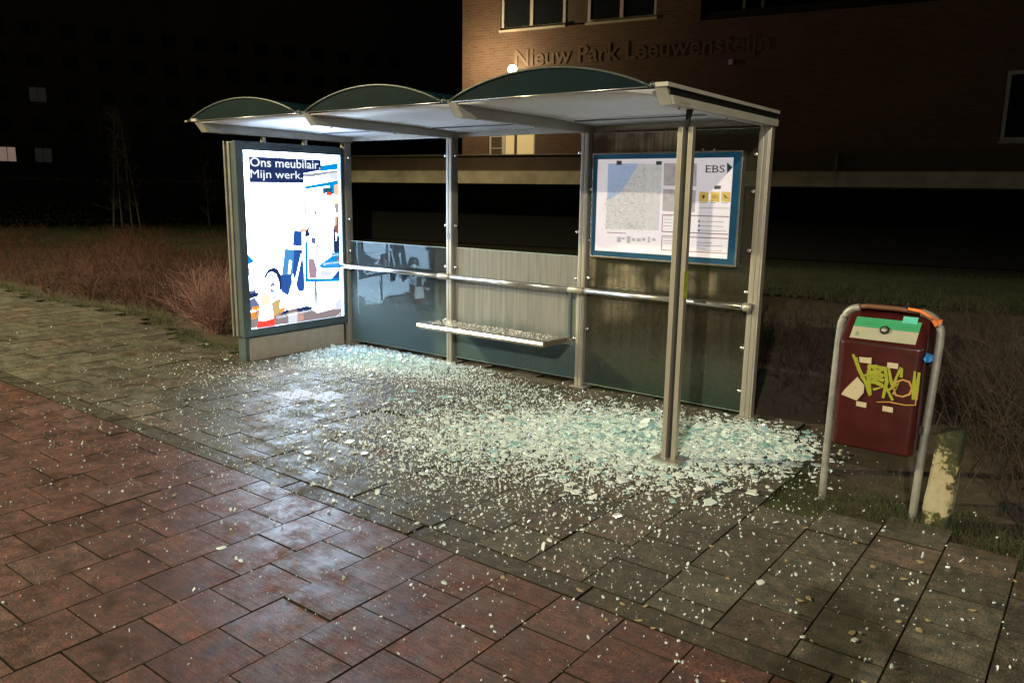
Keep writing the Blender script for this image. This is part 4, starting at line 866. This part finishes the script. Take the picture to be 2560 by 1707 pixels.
blades('moss_tufts', V_, .018, .0025, 'short moss and weeds in the joints near the bin and light box', moss)
# grass bank
bm = bmesh.new(); G = bmesh.ops.create_grid(bm, x_segments=60, y_segments=16, size=1)
for v in bm.verts:
    x = v.co.x*22-2; y = 7.2+(v.co.y+1)*3.4; v.co = Vector((x, y+.19*x, .16*math.sin(max(0, min(1, (v.co.y+1)/1.6))*math.pi)+random.gauss(0, .015)))
o = mesh_obj('grass_bank', bm, grassg, None, True); tag(o, kind='structure')
V_ = []
for _ in range(5000):
    x = random.uniform(-3, 11); y = random.uniform(6.8, 12.0); V_.append((x, y+.15*x, .02, 1))
blades('bank_grass', V_, .16, .006, 'rough green grass on the bank before the building', pbr('bank_grass_blades', (.028, .036, .012), .85, 0, .4, 3))
V_ = []
for _ in range(4500):
    t = random.random(); q = random.random(); V_.append((-17.5-9*q, 3.5+15*t-q*3, -.02, 1))
blades('far_lawn', V_, .14, .008, 'pale green strip of lawn beyond the shrub bed')
# litter: dropped leaves and twigs on the paving
V = []; F = []
for q in range(70):
    x, y = (random.uniform(5.0, 6.9), random.uniform(-3.4, -1.7)) if q < 34 else (random.uniform(-6, 6), random.uniform(-5, -1.2))
    a = random.uniform(0, 3.14); l = random.uniform(.010, .022); wd = l*random.uniform(.35, .7); b0 = len(V)
    for t in range(8):
        an = t/8*6.283; u_, v_ = l*math.cos(an), wd*math.sin(an); V.append((x+u_*math.cos(a)-v_*math.sin(a), y+u_*math.sin(a)+v_*math.cos(a), .0035+.003*abs(math.cos(an))))
    F.append(tuple(range(b0, b0+8)))
o = arrays('fallen_leaves', V, F, leafl); tag(o, 'small pale fallen leaves scattered over the pavement', 'fallen leaves', kind='stuff')

# ---------------------------------------------------------------- saplings, hedge and fence, far left
def sapling(x, y, h, label):
    t = thing('young_tree', label, 'young tree', (x, y, 0), 0, 'saplings before the dark hedge')
    dx, dy = random.gauss(0, .25), random.gauss(0, .25)
    P_ = [Vector((dx*(k_/6)**1.5, dy*(k_/6), h*k_/6-.05)) for k_ in range(7)]
    T('trunk', bark, t, P_, [.035*(1-k_/8) for k_ in range(7)], 6)
    bs_ = [tuple(P_[random.randint(1, 5)]) for _ in range(26)]
    branchy('crown', bark, bs_, [random.uniform(.4, 1.0) for _ in bs_], .9, .010, 2, .4, t)
for i, (x, y, h) in enumerate([(-25.3, 9.8, 4.6), (-25.2, 10.1, 5.0), (-25.0, 10.4, 4.2), (-24.9, 10.7, 4.8), (-24.6, 13.6, 2.8)]):
    sapling(x, y, h, ['leftmost of the pale thin saplings by the hedge', 'second pale thin sapling from the left by the hedge', 'third pale thin sapling from the left, the shortest', 'rightmost pale sapling of the tight group by the hedge', 'small bushy sapling standing apart near the light box'][i])
V = []; F = []
dv = Vector((.43, .9, 0)).normalized(); nv = Vector((-.9, .43, 0)).normalized()
for _ in range(9000):
    s_ = random.uniform(-9, 24); a = random.uniform(-.5, .5); z = random.uniform(0, 1.15+.2*math.sin(s_*1.3)+.12*math.sin(s_*4)); c_ = Vector((-28.5, 7.4, 0))+dv*s_+nv*a+Vector((0, 0, z))
    u_ = Vector([random.gauss(0, 1) for _ in range(3)]).normalized()*.07; v_ = Vector([random.gauss(0, 1) for _ in range(3)]).normalized()*.045; b0 = len(V)
    V += [tuple(c_-u_), tuple(c_+v_), tuple(c_+u_), tuple(c_-v_)]; F.append((b0, b0+1, b0+2, b0+3))
o = arrays('dark_hedge', V, F, leafd); tag(o, 'long dark clipped hedge in front of the railings far left', 'hedge')
fe = thing('railing_fence', 'dark upright bar railing behind the hedge far left', 'fence', (-29.6, 7.9, 0), math.atan2(dv.y, dv.x))
railm = pbr('railing_paint', (.03, .032, .03), .5)
bm = bmesh.new()
for q in range(190): box(bm, -9+q*.17, -8.975+q*.17, -.012, .012, .1, 2.0)
o = mesh_obj('bars', bm, railm, fe); o['kind'] = 'stuff'
B('rail', railm, fe, (-9, 23.5, -.02, .02, 1.88, 1.93)); B('rail', railm, fe, (-9, 23.5, -.02, .02, .18, .23))

# ---------------------------------------------------------------- buildings
def wall_holes(bm, u0, u1, z0, z1, holes, y0, y1):
    us = sorted({u0, u1, *[h[0] for h in holes], *[h[1] for h in holes]}); zs = sorted({z0, z1, *[h[2] for h in holes], *[h[3] for h in holes]})
    for a, b_ in zip(us, us[1:]):
        # merge vertically free runs
        run = None
        for c_, d in zip(zs, zs[1:]):
            um, zm = (a+b_)/2, (c_+d)/2
            if any(h[0] < um < h[1] and h[2] < zm < h[3] for h in holes):
                if run: box(bm, a, b_, y0, y1, *run); run = None
            else: run = (run[0] if run else c_, d)
        if run: box(bm, a, b_, y0, y1, *run)
ct = 1/math.cos(math.atan(.178))
bd = thing('brick_building', 'brown brick building with large name lettering and a raised concrete podium', 'building', (0, 12.1, 0), math.atan(.178))
U = lambda x: x*ct
holes = [(U(-6.58), U(-4.80), 5.70, 7.3), (U(-4.80), U(-4.26), 5.70, 7.3), (U(-4.26), U(-2.53), 5.70, 7.3), (U(-6.90), U(-5.56), 2.62, 3.66), (U(4.54), U(6.3), 2.80, 4.14), (U(-1.50), U(8.5), 5.55, 8.3)]
bm = bmesh.new(); wall_holes(bm, U(-7.70), U(14), 2.2, 13, holes, .05, .35); mesh_obj('brick_wall', bm, brick_m, bd)
B('side_wall', brick_m, bd, (U(-7.70), U(-7.70)+.3, .352, 9, 2.2, 13))
B('roof', void_m, bd, (U(-7.70), U(14), .06, 9, 13.003, 13.2))
B('room_back', void_m, bd, (U(-7.2), U(14), 3.0, 3.1, 2.3, 12.9))
B('floor_slab', conc, bd, (U(-7.2), U(14), .36, 2.99, 5.15, 5.4))
def window(u0, u1, z0, z1, mull, pane_m, fr=.07, y=.10, transom=None):
    bx = [(u0, u0+fr, y, y+.07, z0, z1), (u1-fr, u1, y, y+.07, z0, z1), (u0+fr, u1-fr, y, y+.07, z0, z0+fr), (u0+fr, u1-fr, y, y+.07, z1-fr, z1)]
    for m_ in mull: bx.append((m_-fr*.6, m_+fr*.6, y+.001, y+.069, z0+fr, z1-fr))
    f = B('window', wframe, bd, *bx)
    B('pane', pane_m, f, (u0+fr, u1-fr, y+.03, y+.036, z0+fr, z1-fr))
    B('sill', conc, f, (u0-.03, u1+.03, y-.09, y-.002, z0-.05, z0))
    return f
window(U(-6.58), U(-4.82), 5.72, 7.3, [U(-5.74)], wglass); window(U(-4.24), U(-2.53), 5.72, 7.3, [U(-3.39)], wglass)
B('infill_panel', parap, bd, (U(-4.815), U(-4.245), .13, .18, 5.70, 7.3))
window(U(4.56), U(6.3), 2.80, 4.14, [U(5.45)], wglass)
# lit ground window with a blind
f = B('window', wframe, bd, (U(-6.53), U(-6.44), .10, .17, 2.62, 3.599), (U(-5.62), U(-5.56), .10, .17, 2.62, 3.599), (U(-6.90), U(-6.85), .10, .17, 2.62, 3.599), (U(-6.90), U(-5.56), .101, .169, 3.5995, 3.66)); 
B('mullion', parap, f, (U(-6.17), U(-6.11), .099, .171, 2.62, 3.6))
B('lit_pane', lit_room, f, (U(-6.44), U(-6.172), .13, .136, 2.62, 3.18), (U(-6.108), U(-5.62), .13, .136, 2.62, 3.26))
B('blind', void_m, f, (U(-6.44), U(-5.62), .12, .129, 3.18, 3.6))
B('side_light', parap, f, (U(-6.85), U(-6.53), .13, .14, 2.62, 3.6))
B('slat', wframe, f, (U(-6.85), U(-6.53), .118, .129, 2.78, 2.80), (U(-6.85), U(-6.53), .118, .129, 3.08, 3.10))
# balcony recess fittings
B('balcony_rail', void_m, bd, (U(-1.5), U(8.5), .10, .14, 5.55, 5.72)); 
for u_ in (U(-.6), U(-.2), U(2.6)): B('balcony_post', galv, bd, (u_, u_+.05, .16, .2, 5.56, 6.6))
B('wall_vent', wframe, bd, (U(-.80), U(-.71), .0, .0495, 4.55, 4.66))
# podium
B('deck_beam', conc, bd, (U(-13.5), U(1.62), -.12, .3, 1.87, 2.198), (U(1.635), U(14), -.12, .3, 1.87, 2.198))
B('parapet', parap, bd, (U(-13.5), U(1.62), -.06, .049, 2.20, 2.60), (U(1.635), U(14), -.06, .049, 2.20, 2.58))
B('parapet_cap', alu, bd, (U(-13.5), U(-2.6), -.09, .045, 2.602, 2.622))
B('joint_strip', wframe, bd, (U(1.622), U(1.633), -.13, -.05, 1.9, 2.58))
B('basement_wall', void_m, bd, (U(-13.5), U(14), 3.5, 3.7, 0, 1.86)); B('basement_side', void_m, bd, (U(-13.5), U(-13.5)+.2, .3, 3.49, 0, 1.86))
B('terrace_deck', conc, bd, (U(-13.5), U(-7.72), .302, 6, 2.0, 2.19))
sg = thing('building_sign', 'raised letters spelling the building name on the brick facade', 'sign', (0, 12.1, 0), math.atan(.178))
text('letters', 'Nieuw Park Leeuwensteijn', letterm, sg, MY(U(-6.15), .048, 4.82), width=U(6.2), height=.40, bold=.012, depth=.022)
# wall lamp
wl = thing('wall_floodlight', 'small glaring floodlight on the corner of the brick building above the shelter roof', 'lamp', (0, 12.1, 0), math.atan(.178))
B('bracket', black, wl, (U(-6.16)-.03, U(-6.16)+.03, -.30, .049, 4.72, 4.78))
bm = bmesh.new(); bmesh.ops.create_uvsphere(bm, u_segments=20, v_segments=12, radius=1)
for v in bm.verts: v.co = Vector((U(-6.02)+v.co.x*.12, -.36+v.co.y*.06, 4.69+v.co.z*.10))
mesh_obj('lamp_glass', bm, glow('floodlight_glow', (1, .84, .58), 40), wl, True)
def lamp(nm, loc, e, col, rad=.1, parent=None, spot=None, rot=None):
    ld = bpy.data.lights.new(nm, 'SPOT' if spot else 'POINT'); ld.energy = e; ld.color = col; ld.shadow_soft_size = rad
    if spot: ld.spot_size = spot; ld.spot_blend = .15
    lo = bpy.data.objects.new(nm, ld); COL.objects.link(lo); lo.location = loc
    if rot: lo.rotation_euler = rot
    if parent: lo.parent = parent
    return lo
lamp('floodlight_bulb', (U(-6.75), -1.15, 4.85), WALL_LAMP, (1, .76, .44), .08, wl)
# far dark apartment block
fb = thing('apartment_block', 'unlit apartment block far left with a few faint windows', 'building', (-60.35, 18.8, 0), math.atan2(.9, .43))
farglass = pbr('far_window_glass', (.006, .006, .007), .5)
blk = pbr('dark_plaster', (.20, .19, .18), .9, 0, .2, .4)
wins = []
for fl, z in enumerate((3.3, 5.5, 7.75, 10.2, 12.4)):
    for j in range(14): 
        s0 = -.05+j*2.35; wins.append((s0, s0+1.1, z, z+1.15, fl, j))
bm = bmesh.new(); wall_holes(bm, -12, 75, 0, 30, [w_[:4] for w_ in wins], 0, .3); mesh_obj('wall', bm, blk, fb)
B('rear_wall', void_m, fb, (-12, 75, 6, 6.2, 0, 30)); B('roof', void_m, fb, (-12, 75, 0.01, 6, 30.005, 30.2))
for (a, b_, z, zz, fl, j) in wins:
    pm = farglass
    if (fl, j) == (0, 0): pm = lit_pink
    elif (fl, j) in ((0, 1), (2, 1)): pm = lit_dim2 
    f = B('window', blk, fb, (a, b_, .12, .16, z, z+.06), (a, b_, .12, .16, zz-.06, zz), ((a+b_)/2-.02, (a+b_)/2+.02, .121, .159, z+.06, zz-.06))
    B('pane', pm, f, (a, b_, .165, .17, z, zz))

# ---------------------------------------------------------------- street lamps on the road side, behind the camera
def street_lamp(x, y, h, e, col, label, toward):
    t = thing('street_lamp', label, 'street lamp', (x, y, 0), toward, 'street lamps along the road')
    T('pole', galv, t, [(0, 0, 0), (0, 0, h*.5), (0, 0, h-.1), (.15, 0, h+.05), (.7, 0, h+.12)], [.09, .07, .05, .045, .035], 14)
    hd = B('lamp_head', alu_d, t, (.6, 1.25, -.13, .13, h+.08, h+.17), bev=.03)
    B('lamp_lens', glow('street_lens', col, 8) if 'street_lens' not in MATS else MATS['street_lens'], hd, (.68, 1.2, -.10, .10, h+.062, h+.079))
    lamp('lamp_bulb', (.95, 0, h+.0), e, col, .12, t, spot=R(157), rot=(0, 0, 0))
street_lamp(10.3, -20.3, 8.4, LAMP_RIGHT, (1, .90, .70), 'street lamp behind the viewer on the right', R(90))
street_lamp(19.0, -7.5, 7.5, LAMP_SIDE, (1, .86, .58), 'street lamp along the road far out on the right', R(120))
street_lamp(-7.5, -10.5, 7.0, LAMP_LEFT, (1, .87, .46), 'street lamp on the left along the road', R(90))

# ---------------------------------------------------------------- the photographer, standing behind the camera and casting the shadow at the lower right
def figure():
    t = thing('person', 'person in a dark jacket holding up a camera with both hands', 'person', (6.75, -5.93, 0), -.6492)
    J = {'pelvis': (0, 0, .93), 'spine': (0, .01, 1.15), 'chest': (0, 0, 1.34), 'neck': (0, 0, 1.48), 'jaw': (0, .02, 1.56), 'head': (0, .015, 1.63), 'crown': (0, 0, 1.72)}
    E_ = [('pelvis', 'spine'), ('spine', 'chest'), ('chest', 'neck'), ('neck', 'jaw'), ('jaw', 'head'), ('head', 'crown')]
    RD = {'pelvis': (.15, .115), 'spine': (.145, .105), 'chest': (.165, .115), 'neck': (.058, .058), 'jaw': (.072, .085), 'head': (.08, .098), 'crown': (.06, .07)}
    for s, n in ((-1, 'l'), (1, 'r')):
        J.update({'sh'+n: (s*.19, 0, 1.39), 'el'+n: (s*.27, .10, 1.20), 'wr'+n: (s*.10, .20, 1.47), 'hd'+n: (s*.07, .215, 1.55), 'hip'+n: (s*.095, 0, .88), 'kn'+n: (s*.12, .02, .49), 'an'+n: (s*.14, -.02, .09), 'to'+n: (s*.15, .15, .04)})
        RD.update({'sh'+n: (.068, .068), 'el'+n: (.048, .048), 'wr'+n: (.030, .030), 'hd'+n: (.028, .038), 'hip'+n: (.098, .098), 'kn'+n: (.066, .066), 'an'+n: (.05, .05), 'to'+n: (.045, .035)})
        E_ += [('chest', 'sh'+n), ('sh'+n, 'el'+n), ('el'+n, 'wr'+n), ('wr'+n, 'hd'+n), ('pelvis', 'hip'+n), ('hip'+n, 'kn'+n), ('kn'+n, 'an'+n), ('an'+n, 'to'+n)]
        for q in range(4):
            a, b_ = 'f%s%da' % (n, q), 'f%s%db' % (n, q)
            J[a] = (s*(.055-.004*q), .232, 1.60-.021*q); J[b_] = (s*(.028-.003*q), .248, 1.598-.021*q); RD[a] = (.009, .009); RD[b_] = (.008, .008); E_ += [('hd'+n, a), (a, b_)]
        J['th'+n] = (s*.045, .205, 1.535); RD['th'+n] = (.010, .010); E_.append(('hd'+n, 'th'+n))
    ks = list(J); me = bpy.data.meshes.new('body'); me.from_pydata([J[k_] for k_ in ks], [(ks.index(a), ks.index(b_)) for a, b_ in E_], [])
    o = bpy.data.objects.new('body', me); COL.objects.link(o); o.parent = t
    sk = o.modifiers.new('skin', 'SKIN'); 
    for i, k_ in enumerate(ks): me.skin_vertices[0].data[i].radius = RD[k_]; me.skin_vertices[0].data[i].use_root = (k_ == 'pelvis')
    sk.use_smooth_shade = True
    sb = o.modifiers.new('sub', 'SUBSURF'); sb.levels = 2; sb.render_levels = 2
    me.materials.append(pbr('dark_jacket', (.03, .032, .04), .85, 0, .3, 20))
    skin = pbr('skin', (.50, .30, .22), .55, 0, .1, 20); hair = pbr('hair', (.05, .03, .02), .7)
    bm = bmesh.new(); bmesh.ops.create_uvsphere(bm, u_segments=24, v_segments=16, radius=1)
    for v in bm.verts:
        z = v.co.z; v.co = Vector((v.co.x*.076*(1 if z > -.2 else 1+.35*(z+.2)), .022+v.co.y*.096*(1 if z > -.3 else 1+.2*(z+.3)), 1.635+z*.122))
    mesh_obj('face', bm, skin, t, True)
    bm = bmesh.new(); tube(bm, [(0, .112, 1.66), (0, .128, 1.635), (0, .132, 1.615), (0, .112, 1.605)], [.008, .011, .014, .008], 8); mesh_obj('nose', bm, skin, t, True)
    B('mouth', pbr('lips', (.38, .14, .12), .5), t, (-.024, .024, .098, .112, 1.568, 1.576), bev=.003)
    for s in (-1, 1):
        bm = bmesh.new(); bmesh.ops.create_uvsphere(bm, u_segments=10, v_segments=8, radius=.011)
        for v in bm.verts: v.co += Vector((s*.031, .103, 1.645))
        mesh_obj('eye', bm, pbr('eye_white', (.7, .7, .68), .2) if 'eye_white' not in MATS else MATS['eye_white'], t, True)
        bm = bmesh.new(); bmesh.ops.create_uvsphere(bm, u_segments=10, v_segments=8, radius=1)
        for v in bm.verts: v.co = Vector((s*.077+v.co.x*.008, .01+v.co.y*.02, 1.635+v.co.z*.032))
        mesh_obj('ear', bm, skin, t, True)
    bm = bmesh.new(); bmesh.ops.create_uvsphere(bm, u_segments=24, v_segments=16, radius=1)
    for v in bm.verts: v.co = Vector((v.co.x*.087, .0+v.co.y*.105, 1.672+v.co.z*.098))
    bmesh.ops.delete(bm, geom=[v for v in bm.verts if v.co.z < 1.60 or (v.co.y > .055 and v.co.z < 1.70)], context='VERTS')
    mesh_obj('hair', bm, hair, t, True)
    c = thing('camera_body', 'black camera held at eye level by the person', 'camera', (6.75, -5.93, 0), -.6492)
    B('housing', black, c, (-.058, .058, .150, .192, 1.545, 1.625), bev=.006)
figure()

# ---------------------------------------------------------------- damp night air
HAZE = 0
bm = bmesh.new(); box(bm, -75, 40, -30, 46, -1.05, 17.5)
hz, N, L = newmat('night_haze'); N.clear()
out = N.new('ShaderNodeOutputMaterial'); pv = N.new('ShaderNodeVolumePrincipled'); pv.inputs['Color'].default_value = (.9, .93, 1, 1); pv.inputs['Density'].default_value = HAZE; pv.inputs['Anisotropy'].default_value = .5
L.new(pv.outputs[0], out.inputs['Volume'])
if HAZE: o = mesh_obj('haze', bm, hz); tag(o, 'thin damp night air around the lights', 'haze', kind='stuff')

stm = pbr('weathered_sticker', (.36, .36, .33), .6, 0, .4, 40)
for (x, z, w_, h_) in ((SX[2]-.012, 1.32, .045, .030), (SX[1]-.006, 1.22, .036, .050)):
    B('old_sticker', stm, sh, (x-w_/2, x+w_/2, -.0466, -.0459, z, z+h_))
for i in range(4):
    for y in (-1.45, -.75, -.1):
        T('roof_bolt', steel, sh, [(SX[i], y, 2.1575), (SX[i], y, 2.150)], .009, 8)
